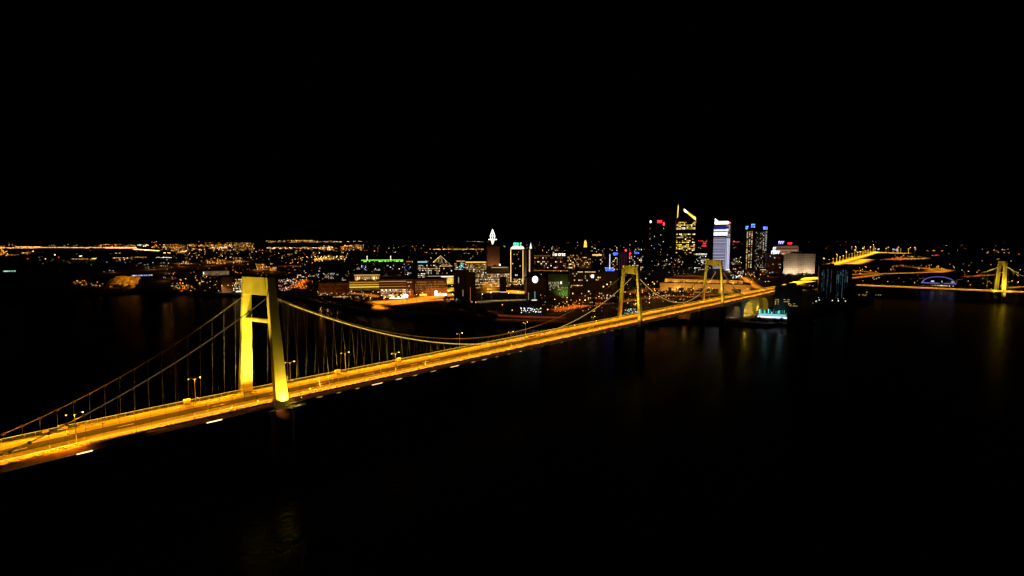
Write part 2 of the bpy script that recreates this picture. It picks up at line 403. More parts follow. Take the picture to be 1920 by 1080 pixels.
for px, near in masts:
    tt, p = mast(px, near)
    lb = ('twin arm bridge lamp ' + tall[px]) if px in tall else 'thin twin arm lamp among the far lamps toward the middle towers'
    if px < 0: lb = 'twin arm bridge lamp out of sight on the near end'
    r = thing('bridge_lamp', lb, 'street lamp', p, YAW, 'twin arm lamps along the bridge deck')
    link('pole', mast_mesh['pole'], r); link('arm', mast_mesh['arm'], r)
    for k in (0, 1):
        h = link('lamp_head', mast_mesh['lamp_head%d' % k], r); link('lens', mast_mesh['lens%d' % k], h)
    lamp('SPOT', p + Vector((0, 0, 8.7)), 1500, SOD, .25, p, 150, .6)
# linear area lights added at both handrails to brighten the lanes
BL = 44.5
n = int((TE - TA) / BL)
for k in range(n):
    tt = TA + (k + .5) * BL
    for s, tgt in ((.4, 4.2), (W - .4, W - 4.2)):
        o = lamp('AREA', B(tt, s, Z + 1.9), 7400 if s < 2 else 5300, SOD, BL, None, sy=.12)
        o.data.spread = math.radians(138)
        dirv = (B(tt, tgt, Z) - B(tt, s, Z + 1.9)).normalized(); xax = Vector((d2.x, d2.y, 0)); zax = -dirv; yax = zax.cross(xax).normalized(); xax = yax.cross(zax)
        o.rotation_euler = Matrix((xax, yax, zax)).transposed().to_euler()
for k in range(n):
    tt = TA + (k + .5) * BL; o = lamp('AREA', B(tt, -.45, Z - .25), 95, (1, .5, .12), BL, None, sy=.1, yaw=YAW)  # lights added under the near edge to brighten ledge and fascia
for s, q in ((.33, 0), (W - .33, 1)):
    mb = MB(); bbar(mb, TA, TE, s - .05, s + .05, Z + 1.2, Z + 1.26)
    part('edge_glow', mb, E('gold', 1.2), bridge)  # glowing strip added to go with the added deck lights
# bright service strips under the near edge
for px, L, c, s in ((157, 5, 'warm', 6), (400, 6.5, 'warm', 6), (597, 3, 'gold', .7), (633, 2.2, 'gold', .7), (668, 2.2, 'gold', .8), (705, 7, 'warm', 3), (746, 4, 'warm', 2), (776, 3, 'gold', 1), (810, 4, 'warm', 1), (850, 7, 'warm', 3), (885, 3, 'gold', 1.2), (906, 4, 'warm', 1.5)):
    tt = tn(px); part('service_light', bbar(MB(), tt - L * .36, tt + L * .36, -.92, -.82, Z - 1.78, Z - 1.52), E(c, s * .36), bridge)
tt = tn(906) + 9
while tt < 620:
    part('service_light', bbar(MB(), tt - .8, tt + .8, -.92, -.82, Z - 1.76, Z - 1.54), E('warm', rng.choice((.15, .3, .3, .6))), bridge); tt += 9.2
# cabinets and boxes along the walkway
for px, near, sz, lb in ((86, 0, 1.0, 'small pale cabinet on the far walkway beside the cable end'), (118, 0, 1.5, 'pale box sign on two legs by the first lamp'), (351, 0, 1.3, 'pale glowing cabinet on the far walkway before the second lamp'),
                         (633, 0, 1.5, 'bright cabinet beside the second lamp past the big tower'), (748, 0, 1.3, 'pale cabinet with a small post behind the front lamp'), (122, 1, .7, 'small dark kerbside box near the first lamp')):
    s = 1.0 if near else W - 1.0
    p = B(tn(px, s), s, Z + .16); c = thing('cabinet', lb, 'cabinet', p, YAW)
    part('housing', MB().box(-sz * .8, sz * .8, -.3, .3, .35, .35 + sz), M['mark'] if not near else M['pole'], c, False)
    mb = MB()
    for x in (-.6, .6): mb.box(x * sz - .06, x * sz + .06, -.2, .2, 0, .348)
    part('leg', mb, M['pole'], c, False)

# floodlights at the towers
YEL = (1, .65, .03)
def flood(p, target, power, spot, label, blend=.7, c=YEL, vis=3.0, size=.35):
    p = Vector(p); q = (Vector(target) - p).normalized()
    r = thing('floodlight', label, 'floodlight', p, 0, 'floodlights washing the bridge towers')
    part('bracket', MB().box(-.12, .12, -.12, .12, -.6, -.05), M['pole'], r, False)
    h = MB(); h.tube([(0, 0, 0), tuple(q * .35)], [.22, .34], 8); hd = part('housing', h, M['pole'], r, False)
    part('lens', MB().tube([tuple(q * .36), tuple(q * .38)], .3, 8), E('gold', vis), hd, False)
    lamp('SPOT', p + q * .6, power, c, size, target, spot, blend)
A = 'small floodlight '
flood(B(.6, -4.3, Z - 1.2), B(.3, .2, Z + 12), 30000, 100, A + 'at the outer foot of the big tower', .9)
flood(B(.4, -9, Z - 1.4), B(.2, .6, Z + 8), 9000, 62, A + 'below the deck edge outside the big tower')
flood(B(-5, -7.5, Z - 1), B(.3, -2.2, Z - 4.2), 620, 42, A + 'added to brighten the brown pier of the big tower', .7, (1, .28, .06), .6)  # floodlight added only to bring out the pier
flood(B(7, -2.9, Z + .6), B(2.5, -2.4, Z - 2), 900, 120, A + 'lighting the ledge at the foot of the big tower')
flood(B(-7, 2.0, Z + .8), B(-3.3, W - 2, Z + 17), 170000, 76, A + 'on the near walkway aimed across at the big tower')
flood(B(-24, 10.9, Z + 4), B(-1, 10, Z + 37), 150000, 46, A + 'on the centre line before the big tower')
flood(B(9, .9, Z + 1), B(60, .9, Z + 21), 150000, 46, A + 'just past the big tower aimed along the cable')
flood(B(9, W - .9, Z + 1), B(60, W - .9, Z + 21), 40000, 46, A + 'on the far walkway past the big tower aimed along the cable')
flood(B(-16, .9, Z + 1), B(-46, .9, Z + 12), 16000, 60, A + 'on the near walkway aimed down the side cable')
for tt, zz, pw in ((24, 27, 30000), (48, 19, 22000), (74, 13, 15000), (100, 8, 8000), (172, 10, 9000), (200, 17, 16000), (226, 25, 20000)):
    sg = 1 if tt < 130 else -1
    flood(B(tt - 10 * sg, .75, Z + .9), B(tt + 6 * sg, 2.0, Z + zz * .85), pw * (3.2 if tt < 130 else 9), 62, A + 'on the walkway under the bright main span cable')
    if tt < 60 or tt > 190: flood(B(tt - 10 * sg, W - .75, Z + .9), B(tt + 6 * sg, W - 2.0, Z + zz * .85), pw * .3, 70, A + 'on the walkway under the dimmer main span cable')
for i, nm in ((1, 'middle'), (2, 'last')):
    tm = (T_NEAR[i] + T_FAR[i]) / 2
    flood(B(tm - 30, 2.6, Z + 3), B(tm, 9, Z + 26), 80000, 60, A + 'before the %s tower on the near side' % nm)
    flood(B(T_NEAR[i] - 8, -5, Z - 1), B(T_NEAR[i], 0, Z + 12), 7000, 90, A + 'at the outer foot of the %s tower' % nm)
lamp('SPOT', B(tn(1405), -16, GZ + 6), 16000, YEL, .5, B(tn(1425), 3, GZ + 7), 110, .5)
lamp('POINT', B(tn(1432), 4, GZ + 4), 2500, YEL, .5); lamp('POINT', B(tn(1406), 4, GZ + 4), 2500, YEL, .5)

# ------------------------------------------------------------------ city helpers
UNIT = MB().box(-.5, .5, -.5, .5, -.5, .5).data('window', E('warm', 1))
WM = {}
def wmesh(mat):
    if mat.name not in WM:
        me = UNIT.copy(); me.name = 'window'; me.materials.clear(); me.materials.append(mat); WM[mat.name] = me
    return WM[mat.name]

class Bld:
    """a building standing on the ground line yb, seen between columns x0 and x1, its top at yt"""
    def __init__(s, name, label, cat, x0, x1, yt, yb, depth=18, rot=0.0, mat='dark', group=None, z0=GZ, shape=None, roof=True, body='facade'):
        xc = (x0 + x1) / 2; p = P(xc, yb, z0); Y = p.y; s.mpp = math.hypot(p.x, p.y) / F * (Y / math.hypot(p.x, p.y)) ** .5
        vis = (x1 - x0) * Y / F * Y / math.hypot(p.x, p.y); a = math.radians(rot)
        s.d = depth; s.w = max(2.0, (vis - depth * abs(math.sin(a))) / math.cos(a)); s.h = D(xc, yt, Y).z - z0; s.Y = Y; s.rot = a
        az = math.atan2(p.x, p.y)
        s.r = thing(name, label, cat, p, -az + a, group); s.p = p
        if body:
            if shape: mb = MB().prism(shape(s), 0, s.h)
            else: mb = MB().box(-s.w / 2, s.w / 2, 0, s.d, -1.5, s.h)
            s.b = link(body, mb.data(body, M[mat]), s.r)
            if roof and not shape:
                rb = MB(); ww, hh = s.w / 2, s.h; t = min(.6, .04 * hh)
                rb.box(-ww - .15, ww + .15, -.15, s.d + .15, hh + .004, hh + t)
                q = random.Random(int(x0 * 7 + yb)); 
                for _ in range(2):
                    cx = q.uniform(-.3, .3) * s.w; cw = q.uniform(.06, .14) * s.w; rb.box(cx - cw, cx + cw, s.d * .3, s.d * .7, hh + t + .003, hh + t + q.uniform(1.2, 3))
                link('roof', rb.data('roof', M['roof']), s.r)
    def box(s, name, u0, u1, v0, v1, y0, y1, mat, parent=None):
        mb = MB().box(u0 * s.w, u1 * s.w, y0, y1, v0 * s.h, v1 * s.h)
        return link(name, mb.data(name, mat if not isinstance(mat, str) else M[mat]), parent or s.r)
    def windows(s, nx, nz, prob, mats, reg=(-.47, .47, .05, .95), side=0, wf=.6, hf=.5, cap=60, seed=None, yoff=0.0, curve=None):
        q = random.Random(seed if seed is not None else int(s.p.x * 13 + s.p.y)); cells = []
        span = s.w if side == 0 else s.d
        for j in range(nz):
            rowp = prob * q.uniform(.5, 1.5)
            for i in range(nx):
                if q.random() > rowp: continue
                u = lerp(reg[0], reg[1], (i + .5) / nx); v = lerp(reg[2], reg[3], (j + .5) / nz)
                sz = ((reg[1] - reg[0]) / nx * wf * span * q.uniform(.7, 1.1), (reg[3] - reg[2]) / nz * hf * s.h); cells.append((u, v, sz, mats[min(len(mats) - 1, int(q.random() ** 1.3 * len(mats)))]))
        q.shuffle(cells); rest = {}
        for k, (u, v, sz, m_) in enumerate(cells):
            if side == 0: loc = (u * s.w, -.06 - yoff, v * s.h); dim = (sz[0], .3, sz[1])
            else: loc = (side * (s.w / 2 + .06), (u + .5) * s.d, v * s.h); dim = (.3, sz[0], sz[1])
            if curve and side == 0: loc = (loc[0], curve(u) - .06, loc[2])
            if k < cap:
                o = link('window', wmesh(m_), s.r, loc); o.scale = dim
            else: rest.setdefault(m_.name, (m_, []))[1].append((loc, dim))
        if rest:
            mb = MB(); ms = []
            for nm in rest:
                m_, L = rest[nm]; mb.m = len(ms); ms.append(m_)
                for loc, dim in L: mb.box(loc[0] - dim[0] / 2, loc[0] + dim[0] / 2, loc[1] - dim[1] / 2, loc[1] + dim[1] / 2, loc[2] - dim[2] / 2, loc[2] + dim[2] / 2)
            tag(link('window', mb.data('window', ms), s.r), kind='stuff')
        return s
    def bands(s, n, mats, reg=(-.48, .48, .05, .95), hf=.4, name='window_band', yoff=.0):
        for j in range(n):
            v = lerp(reg[2], reg[3], (j + .5) / n); hv = (reg[3] - reg[2]) / n * hf / 2
            s.box(name, reg[0], reg[1], v - hv, v + hv, -.22 - yoff, -.01 - yoff, mats[j % len(mats)])
        return s
    def world(s, u, v, y):
        c, sn = math.cos(s.r.rotation_euler.z), math.sin(s.r.rotation_euler.z); x = u * s.w
        return Vector((s.p.x + x * c - y * sn, s.p.y + x * sn + y * c, s.p.z + v * s.h))
    def wash(s, power, c, us=(-.35, 0, .35), v=.02, y=-9, tv=.5, spot=110):
        for u in us:
            a = s.world(u, v, y); a.z += 1.0
            lamp('SPOT', a, power, c, .5, s.world(u, tv, 0), spot, .8)
        return s
def glyphs(bl, u0, u1, v0, v1, mat, n=7, y=-.5, seed=1):     # a lit sign whose strokes are too small to read
    q = random.Random(seed); mb = MB(); wd = (u1 - u0) / n
    for k in range(n):
        a = (u0 + k * wd) * bl.w; b_ = a + wd * .75 * bl.w; z0, z1 = v0 * bl.h, v1 * bl.h; th = (z1 - z0) * .22
        mb.box(a, a + (b_ - a) * .28, y - .2, y, z0, z1)
        if q.random() < .8: mb.box(a + (b_ - a) * .28 + .004, b_, y - .2, y, z1 - th, z1)
        if q.random() < .6: mb.box(a + (b_ - a) * .28 + .004, b_, y - .2, y, z0, z0 + th)
    return link('sign', mb.data('sign', mat), bl.r)

WARM = [E('warm', .35), E('warm', .8), E('amber', .5), E('warm', 1.6)]
DIMW = [E('amber', .12), E('warm', .25), E('warm', .6), E('white', .9)]
COOL = [E('white', .35), E('cool', .6), E('white', 1.2)]
GOLD = [E('gold', .35), E('gold', .9), E('gold', .6), E('white', 1.2)]

# ------------------------------------------------------------------ the high towers
b = Bld('office_tower', 'dark office tower with red sign along its top, first of the tall group', 'tower', 1212, 1248, 418, 500, 28, 24, 'black')
b.windows(14, 26, .10, COOL + DIMW, cap=60) if False else b.windows(16, 30, .05, COOL + DIMW, wf=.5, hf=.35, cap=40); b.windows(6, 26, .03, DIMW, side=1, cap=20)
glyphs(b, .02, .34, 1.0, 1.06, E('red', 2.5), 5, -.6, 3); b.box('beacon', .40, .48, .95, 1.01, -1, -.2, E('red', 4)); b.box('beacon', -.46, -.38, 1.0, 1.05, -1, 0, E('white', 1.6))

b = Bld('office_tower', 'gold lit tower with a slanted glowing crown and tall yellow mast', 'skyscraper', 1264, 1304, 412, 503, 30, 8, 'black', roof=False)
mb = MB().slab([(-.5 * b.w, b.h + .01), (.5 * b.w, b.h + .01), (.5 * b.w, b.h * 1.04), (-.02 * b.w, b.h * 1.21), (-.14 * b.w, b.h * 1.24)], .2, 26); link('crown', mb.data('crown', M['black']), b.r)
mb = MB().slab([(-.12 * b.w, b.h * 1.20), (.03 * b.w, b.h * 1.14), (.27 * b.w, b.h * 1.055), (.47 * b.w, b.h * .985), (.47 * b.w, b.h * 1.05), (.30 * b.w, b.h * 1.085), (.1 * b.w, b.h * 1.15), (-.1 * b.w, b.h * 1.225)], -.9, -.1)
link('crown_light', mb.data('crown_light', E('gold', 1.7)), b.r)
mb = MB().slab([(-.12 * b.w, b.h * 1.17), (.05 * b.w, b.h * 1.13), (.04 * b.w, b.h * 1.17), (-.13 * b.w, b.h * 1.225)], -1.4, -.95); link('crown_light', mb.data('crown_light', E('white', 2)), b.r)
mb = MB().tube([(-.08 * b.w, -.6, b.h * 1.215), (.49 * b.w, -.6, b.h * 1.05), (.495 * b.w, -.6, b.h * .93)], .35, 5); link('crown_edge', mb.data('crown_edge', E('gold', .35)), b.r)
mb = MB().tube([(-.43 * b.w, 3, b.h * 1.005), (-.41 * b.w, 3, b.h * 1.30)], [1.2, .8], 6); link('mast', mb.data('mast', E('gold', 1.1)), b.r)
mb = MB().tube([(-.41 * b.w, 3, b.h * 1.301), (-.405 * b.w, 3, b.h * 1.40)], [.4, .2], 5); link('mast', mb.data('mast', M['steel']), b.r)
for v0, v1, pr_, nz in ((.85, .96, .75, 4), (.80, .845, 1.6, 2), (.52, .72, .45, 6), (.36, .5, .62, 5), (.08, .34, .10, 8)):
    b.windows(13, nz, pr_, GOLD if v0 > .3 else DIMW, (-.48, .47, v0, v1), wf=.85, hf=.55, cap=24, seed=int(v0 * 100))

b = Bld('office_tower', 'white and lavender striped tower with glowing top band and red disc', 'skyscraper', 1334, 1368.5, 418, 506, 26, -10, 'grey')
b.bands(22, [E('lav', .38), E('lav', .22), E('lav', .45), E('lav', .28)], (-.49, .22, .02, .70), .55)
b.box('window_band', -.49, .33, .735, .80, -.5, -.01, E('cool', 1.3)); b.box('window_band', -.49, .40, .825, .865, -.4, -.01, E('lav', .8)); b.box('window_band', -.49, .3, .88, .93, -.3, -.01, E('blue', .12))
b.box('top_band', -.44, .36, .975, 1.035, -.9, -.1, E('white', 2.2)); mb = MB().slab([(-.44 * b.w, b.h * 1.036), (-.22 * b.w, b.h * 1.036), (-.44 * b.w, b.h * 1.10)], -.9, -.1); link('top_fin', mb.data('top_fin', E('cool', 1.8)), b.r)
mb = MB().slab([(.43 * b.w + 3.0 * math.cos(k * PI / 8), b.h * 1.0 + 3.0 * math.sin(k * PI / 8)) for k in range(16)], -1.6, -.7); link('disc_sign', mb.data('disc_sign', E('red', 1.6)), b.r)
mb = MB().slab([(.43 * b.w + 1.5 * math.cos(k * PI / 8), b.h * 1.0 + 1.5 * math.sin(k * PI / 8)) for k in range(16)], -1.9, -1.61); link('disc_sign', mb.data('disc_sign', E('pink', 2.2)), b.r)
for u0, u1 in ((.245, .30), (.34, .40), (.43, .485)): b.box('light_fin', u0, u1, -.02, .68, -.8, -.01, E('lav', .6 if u0 > .3 else .35))
b.windows(6, 8, .6, COOL, (.23, .49, .70, .95), cap=40)
for k in range(6): b.box('forecourt_light', .05 + k * .09, .12 + k * .09, -.03 + k * .006, -.01 + k * .006, -6 - k, -5 - k, E('white', 1.2))

b = Bld('apartment_tower', 'twin shaft dark tower with gold window column and blue signs on top', 'tower', 1396, 1412, 431, 507, 22, 0, 'black')
b.windows(3, 34, .8, [E('gold', .3), E('warm', .5), E('warm', .25), E('white', .8)], (-.45, .35, .01, .97), wf=.5, hf=.55, cap=80)
b2 = MB().box(.51 * b.w, 2.05 * b.w, 6, 26, -1, b.h * .985); link('facade', b2.data('facade', M['black']), b.r)
b.windows(8, 36, .22, COOL + DIMW, (.6, 2.0, .02, .95), wf=.35, hf=.4, cap=70, yoff=-5.9, seed=9); b.windows(2, 34, .4, COOL, (1.45, 2.0, .5, .97), wf=.4, yoff=-5.9, cap=30, seed=4)
glyphs(b, .1, .55, 1.06, 1.14, E('blue', 5), 3, -.3, 8); glyphs(b, -.52, -.2, 1.02, 1.09, E('blue', 5), 2, -.3, 9); glyphs(b, 1.5, 2.0, 1.01, 1.07, E('blue', 5), 4, 4, 10)

b = Bld('office_block', 'mid height dark block with a row of white sign strokes at its roofline', 'office block', 1301, 1329, 474, 508, 20, 0, 'black')
glyphs(b, -.45, .35, .88, .96, E('white', 1.3), 10, -.2, 2); b.windows(11, 10, .35, COOL, (-.47, .47, .05, .84), cap=60); glyphs(b, .05, .3, 1.35, 1.55, E('red', 1.3), 3, 6, 4); b.box('sign_frame', .1, .26, 1.02, 1.34, 6, 6.5, 'black')

b = Bld('office_block', 'dark block crowned by a bright white and violet sign beside the pale hotel', 'office block', 1436, 1466, 476, 517, 20, 12, 'brown')
b.windows(9, 12, .16, COOL + DIMW, (-.47, .47, .05, .93), cap=40); glyphs(b, -.25, .38, 1.0, 1.13, E('cool', 3.5), 5, -.6, 6); glyphs(b, -.15, .1, 1.13, 1.3, E('lav', 2), 2, -.6, 7)

# hotel slab lit from its foot
b = Bld('hotel', 'pale floodlit hotel slab with fine rows of windows', 'hotel', 1467, 1527, 476, 516, 16, -4, 'beige')
b.windows(19, 11, 1.0, [M['brown'], M['dark']], (-.49, .49, .06, .97), wf=.5, hf=.45, cap=95, seed=3)
for u in (-.02, .03, .08, .13): b.box('pilaster', u, u + .012, 0, .99, -.7, -.02, 'grey')
b.box('roof_block', -.25, .08, 1.02, 1.12, 2, 12, 'beige')
b.wash(16000, (1, .78, .5), (-.42, -.25, -.08, .1, .27, .44), y=-14, tv=.35, spot=130)
b = Bld('hotel', 'pale flat topped block standing behind the pale hotel, with violet and red lights above', 'hotel', 1449, 1496, 461, 500, 16, -4, 'beige')
b.bands(2, [M['brown']], (-.48, .48, .62, .94), .4); b.wash(14000, (1, .62, .4), (-.4, -.1, .2, .45), v=.5, y=-10, tv=.9)
glyphs(b, -.32, -.08, 1.09, 1.22, E('violet', 4), 3, 2, 5); glyphs(b, .06, .26, 1.06, 1.16, E('red', 2), 3, 2, 6); b.box('sign_frame', -.3, .24, 1.03, 1.06, 2.2, 2.6, 'black')

# ------------------------------------------------------------------ middle of the city
b = Bld('stone_tower', 'tall brown stone tower topped by an illuminated lattice spire', 'tower', 912, 938, 462, 516, 26, 6, 'brown')
for u in (-.42, -.2, .0, .2, .42): b.box('pilaster', u - .03, u + .03, 0, .99, -.8, -.02, 'brown')
b.wash(15000, (1, .5, .24), (-.3, 0, .3), v=.1, y=-16, tv=.6)
mb = MB(); c = 13; top = b.h * 1.60; hw = .20 * b.w
q = [(-hw, c - hw), (hw, c - hw), (hw, c + hw), (-hw, c + hw)]
for x, y in q:
    mb.tube([(0, c, b.h * 1.06), (x * .55, c + (y - c) * .55, b.h * 1.2)], .5, 4); mb.tube([(x * .9, c + (y - c) * .9, b.h * 1.36), (0, c, top)], .55, 4); mb.tube([(x * .55, c + (y - c) * .55, b.h * 1.2), (x * .9, c + (y - c) * .9, b.h * 1.36)], .45, 4)
for k in range(4):
    (xa, ya), (xb, yb_) = q[k], q[(k + 1) % 4]; mb.tube([(xa * .9, c + (ya - c) * .9, b.h * 1.36), (xb * .9, c + (yb_ - c) * .9, b.h * 1.36)], .45, 4)
    mb.tube([(xa * .5, c + (ya - c) * .5, b.h * 1.47), (xb * .5, c + (yb_ - c) * .5, b.h * 1.47)], .45, 4)
mb.box(-.33 * b.w, .33 * b.w, c - 1, c + 1, b.h * 1.225, b.h * 1.255); mb.tube([(0, c, b.h * 1.08), (0, c, b.h * 1.5)], .7, 5)
link('spire', mb.data('spire', E('white', 1.5)), b.r)
link('spire_base', MB().prism([(-.3 * b.w, c - 6), (.3 * b.w, c - 6), (.3 * b.w, c + 6), (-.3 * b.w, c + 6)], b.h + .7, b.h * 1.07).data('spire_base', M['brown']), b.r)

b = Bld('office_block', 'dark fronted tower outlined in white light with a turquoise sign on its roof', 'tower', 954, 985, 467, 536, 22, -16, 'black')
mb = MB().slab([(-.5 * b.w, b.h * 1.0), (.5 * b.w, b.h * 1.0), (.40 * b.w, b.h * 1.07), (-.36 * b.w, b.h * 1.07)], -.7, 6); link('roof_band', mb.data('roof_band', E('white', 1.1)), b.r)
b.box('edge_light', -.5, -.46, .10, .99, -.6, -.02, E('warm', 1.1)); b.box('edge_light', .43, .48, .05, .97, -.6, -.02, E('warm', .8)); glyphs(b, -.28, .34, 1.09, 1.17, E('teal', 1.7), 5, 2, 4)
b.windows(7, 12, .12, DIMW, (-.4, .4, .2, .95), cap=30); b.windows(8, 5, .7, WARM, (-.44, .44, .02, .2), cap=30, seed=3)
b.box('side_fin', .5, .51, .05, .95, 1, 18, 'beige'); b.wash(1500, (1, .7, .45), (-.3, .3), y=-10, tv=.5); lamp('SPOT', b.world(.9, .05, 4), 9000, (1, .7, .45), .5, b.world(.5, .6, 9), 90, .6)

b = Bld('church_spire', 'slim spire with a white lit triangular cap beside the outlined tower', 'spire', 992, 998, 466, 512, 5, 0, 'brown', roof=False)
link('spire_cap', MB().tube([(0, 2.5, b.h + .01), (0, 2.5, b.h * 1.24)], [b.w * .5, .15], 4).data('spire_cap', E('cool', 1.1)), b.r); b.box('edge_light', -.5, -.2, 0.05, .95, -.3, -.01, E('warm', .7))

def arc_shape(depth, bulge):
    def f(s):
        n = 12; fr = [(lerp(-.5, .5, k / n) * s.w, -bulge * math.sin(PI * k / n)) for k in range(n + 1)]
        return fr + [(.5 * s.w, depth), (-.5 * s.w, depth)]
    return f
b = Bld('office_block', 'bright many windowed block with a pale turquoise stair tower', 'office block', 872, 913, 490, 548, 20, 0, 'brown')
b.windows(17, 15, .75, [E('warm', .3), E('gold', .35), E('warm', .7), E('white', 1.1)], (-.48, .48, .12, .93), wf=.55, cap=95); b.box('cornice_light', -.47, .47, .955, .99, -.4, -.02, E('gold', .7))
b = Bld('office_block', 'narrow lit block with a turquoise glowing stairwell', 'office block', 852, 874, 487, 546, 16, 0, 'dark')
b.windows(9, 14, .6, COOL + WARM, (-.48, .48, .1, .9), wf=.5, cap=70); b.windows(4, 9, 1.0, [E('teal', .4), E('ice', .9)], (-.08, .28, .45, .92), wf=.7, cap=36, seed=2, yoff=.2); b.box('cornice_light', -.3, .45, .94, .97, -.3, -.02, E('amber', .5))
b = Bld('office_block', 'curved warm windowed block below the brown spire tower', 'office block', 899, 956, 511, 541, 16, 0, 'brown', shape=arc_shape(16, 5))
b.windows(26, 8, .85, [E('warm', .3), E('gold', .4), E('warm', .8), E('white', 1)], (-.49, .49, .1, .95), wf=.6, hf=.5, cap=95, curve=lambda u: -5 * math.sin(PI * (u + .5)))
b = Bld('office_block', 'low roof block with one lamp, between the brown spire tower and the outlined tower', 'office block', 911, 954, 500, 530, 14, 0, 'grey'); b.box('window_band', -.25, .45, .93, .97, -.3, -.02, E('warm', .4)); b.box('roof_lamp', .08, .14, 1.06, 1.16, 3, 4, E('white', 2))

b = Bld('office_tower', 'black riverside tower with thin vertical light slits, in front of lit blocks', 'tower', 851, 880, 508, 567, 20, 0, 'black')
for u, v0, v1, s in ((-.2, .62, .8, .5), (.08, .2, .4, .3), (.42, .1, .95, .25), (-.33, .02, .12, .5)): b.box('light_slit', u, u + .025, v0, v1, -.25, -.01, E('white', s))
mb = MB().box(.3 * b.w, .92 * b.w, -9, 6, -1, b.h * .965); link('facade', mb.data('facade', M['black']), b.r); b.box('light_slit', .56, .58, .05, .5, -9.3, -9.01, E('amber', .3)); b.box('light_slit', .66, .68, .02, .06, -9.3, -9.01, E('white', 1.2))
b.wash(900, 'gold', (-.35,), y=-5, tv=.05)
b = Bld('office_block', 'small black slab standing before the curved warm block', 'office block', 937, 949, 521, 549, 10, 0, 'black'); b.bands(1, [E('white', .5)], (-.45, .45, .02, .08), .8)

# glass gable hall and its neighbours
b = Bld('exhibition_hall', 'hall with a triangular gable studded with white lights', 'hall', 802, 849, 499, 521, 22, 0, 'dark', roof=False)
mb = MB().slab([(-.46 * b.w, b.h + .01), (.48 * b.w, b.h + .01), (.02 * b.w, b.h * 1.88)], 0, 22); link('gable', mb.data('gable', M['black']), b.r)
mb = MB(); mb.tube([(-.46 * b.w, -.4, b.h), (.02 * b.w, -.4, b.h * 1.88), (.48 * b.w, -.4, b.h), (-.46 * b.w, -.4, b.h)], .32, 4); link('gable_light', mb.data('gable_light', E('warm', 1.1)), b.r)
q = random.Random(5); k = 0
for j in range(9):
    v = (j + .5) / 9; half = .46 * (1 - v)
    for i in range(int(half * 2 * 24)):
        u = -half + (i + .5) / 24
        if q.random() < .62:
            o = link('gable_lamp', wmesh(WARM[q.choice((0, 1, 1, 3))]), b.r, ((u + .015) * b.w, -.2, b.h * (1 + .86 * v))); o.scale = (.9, .3, .9)
b.windows(16, 4, .25, DIMW, (-.48, .48, .1, .9), cap=30)
b = Bld('office_block', 'striped window block beside the lit gable hall', 'office block', 783, 824, 493, 524, 16, 0, 'dark')
b.windows(15, 8, .7, [E('warm', .35), E('white', .5), E('white', .9)], (-.48, .48, .1, .9), wf=.7, hf=.42, cap=90); b.box('roof_sign', -.48, -.05, 1.02, 1.10, 1, 2, E('ice', .5)); b.windows(2, 10, .5, COOL, (-.7, -.56, .02, 1.1), cap=12, seed=4, yoff=-2); b.box('wing', -.72, -.51, 0, 1.15, .5, 12, 'dark')
b = Bld('market_hall', 'long pale lit roof hall in front of the gable hall', 'hall', 797, 851, 517, 531, 22, 0, 'beige'); b.wash(4200, (1, .72, .25), (-.3, .0, .3), y=-10, tv=.6); b.box('roof_edge_light', -.4, .5, .83, .95, -.4, -.02, E('white', .8))
b = Bld('terraced_building', 'brown arcaded block with rows of tall windows above the orange highway', 'office block', 776, 840, 524, 555, 20, 6, 'brick')
b.windows(22, 5, .95, [E('amber', .12), E('warm', .2), E('amber', .25)], (-.48, .48, .2, .92), wf=.45, hf=.62, cap=95); b.wash(2200, (1, .5, .25), (-.3, .1, .4), y=-10, tv=.5); b.box('shop_front', .12, .2, .02, .3, -.5, -.02, E('white', 4)); b.box('shop_front', .2, .48, .02, .13, -.6, -.02, E('white', 3)); b.box('shop_front', -.35, -.12, .02, .14, -.4, -.02, E('gold', .8))
b = Bld('terraced_building', 'long block of white lit floors between the palace and brown arcaded block', 'office block', 710, 776, 524, 560, 22, -4, 'brick')
b.bands(5, [E('warm', .35), E('warm', .14), E('warm', .25), E('amber', .15)], (-.49, .3, .3, .97), .22); b.windows(20, 5, .6, WARM + [E('white', 2)], (-.45, .3, .05, .5), wf=.7, hf=.5, cap=70); b.windows(6, 8, .4, DIMW, (.32, .48, .1, .9), cap=30, seed=4); b.box('shop_front', .22, .34, .02, .2, -.5, -.02, E('white', 3.5)); b.box('shop_front', -.2, .2, .0, .045, -.8, -.02, E('white', 1.5))

b = Bld('palace', 'warm floodlit palace with a columned upper storey and stepped terraces', 'palace', 650, 716, 527, 546, 18, -5, 'beige')
b.box('terrace', -.52, .54, .50, .58, -3, -.02, 'beige'); b.box('terrace', -.42, .56, .2, .28, -5, -.02, 'beige')
mb = MB().box(-.28 * b.w, .46 * b.w, 2, 14, b.h + .8, b.h * 1.62); link('upper_storey', mb.data('upper_storey', M['beige']), b.r)
for k in range(13): link('column', MB().tube([((-.27 + k * .06) * b.w, 1.2, b.h + .8), ((-.27 + k * .06) * b.w, 1.2, b.h * 1.55)], .35, 6).data('column', M['beige']), b.r)
link('roof', MB().box(-.3 * b.w, .48 * b.w, .4, 15, b.h * 1.625, b.h * 1.74).data('roof', M['roof']), b.r)
link('cornice_light', MB().box(-.29 * b.w, .47 * b.w, .1, .38, b.h * 1.56, b.h * 1.62).data('cornice_light', E('warm', .5)), b.r)
for u in (-.08, .3): link('dome', MB().ball((u * b.w, 8, b.h * 1.75), 3.4, 10, 6, .8).data('dome', M['beige']), b.r)
b.bands(3, [E('gold', .8), E('gold', .45), E('amber', .3)], (-.45, .48, .3, .98), .35); b.windows(14, 1, .8, WARM, (-.27, .45, 1.1, 1.5), hf=.6, cap=14, yoff=-1.9)
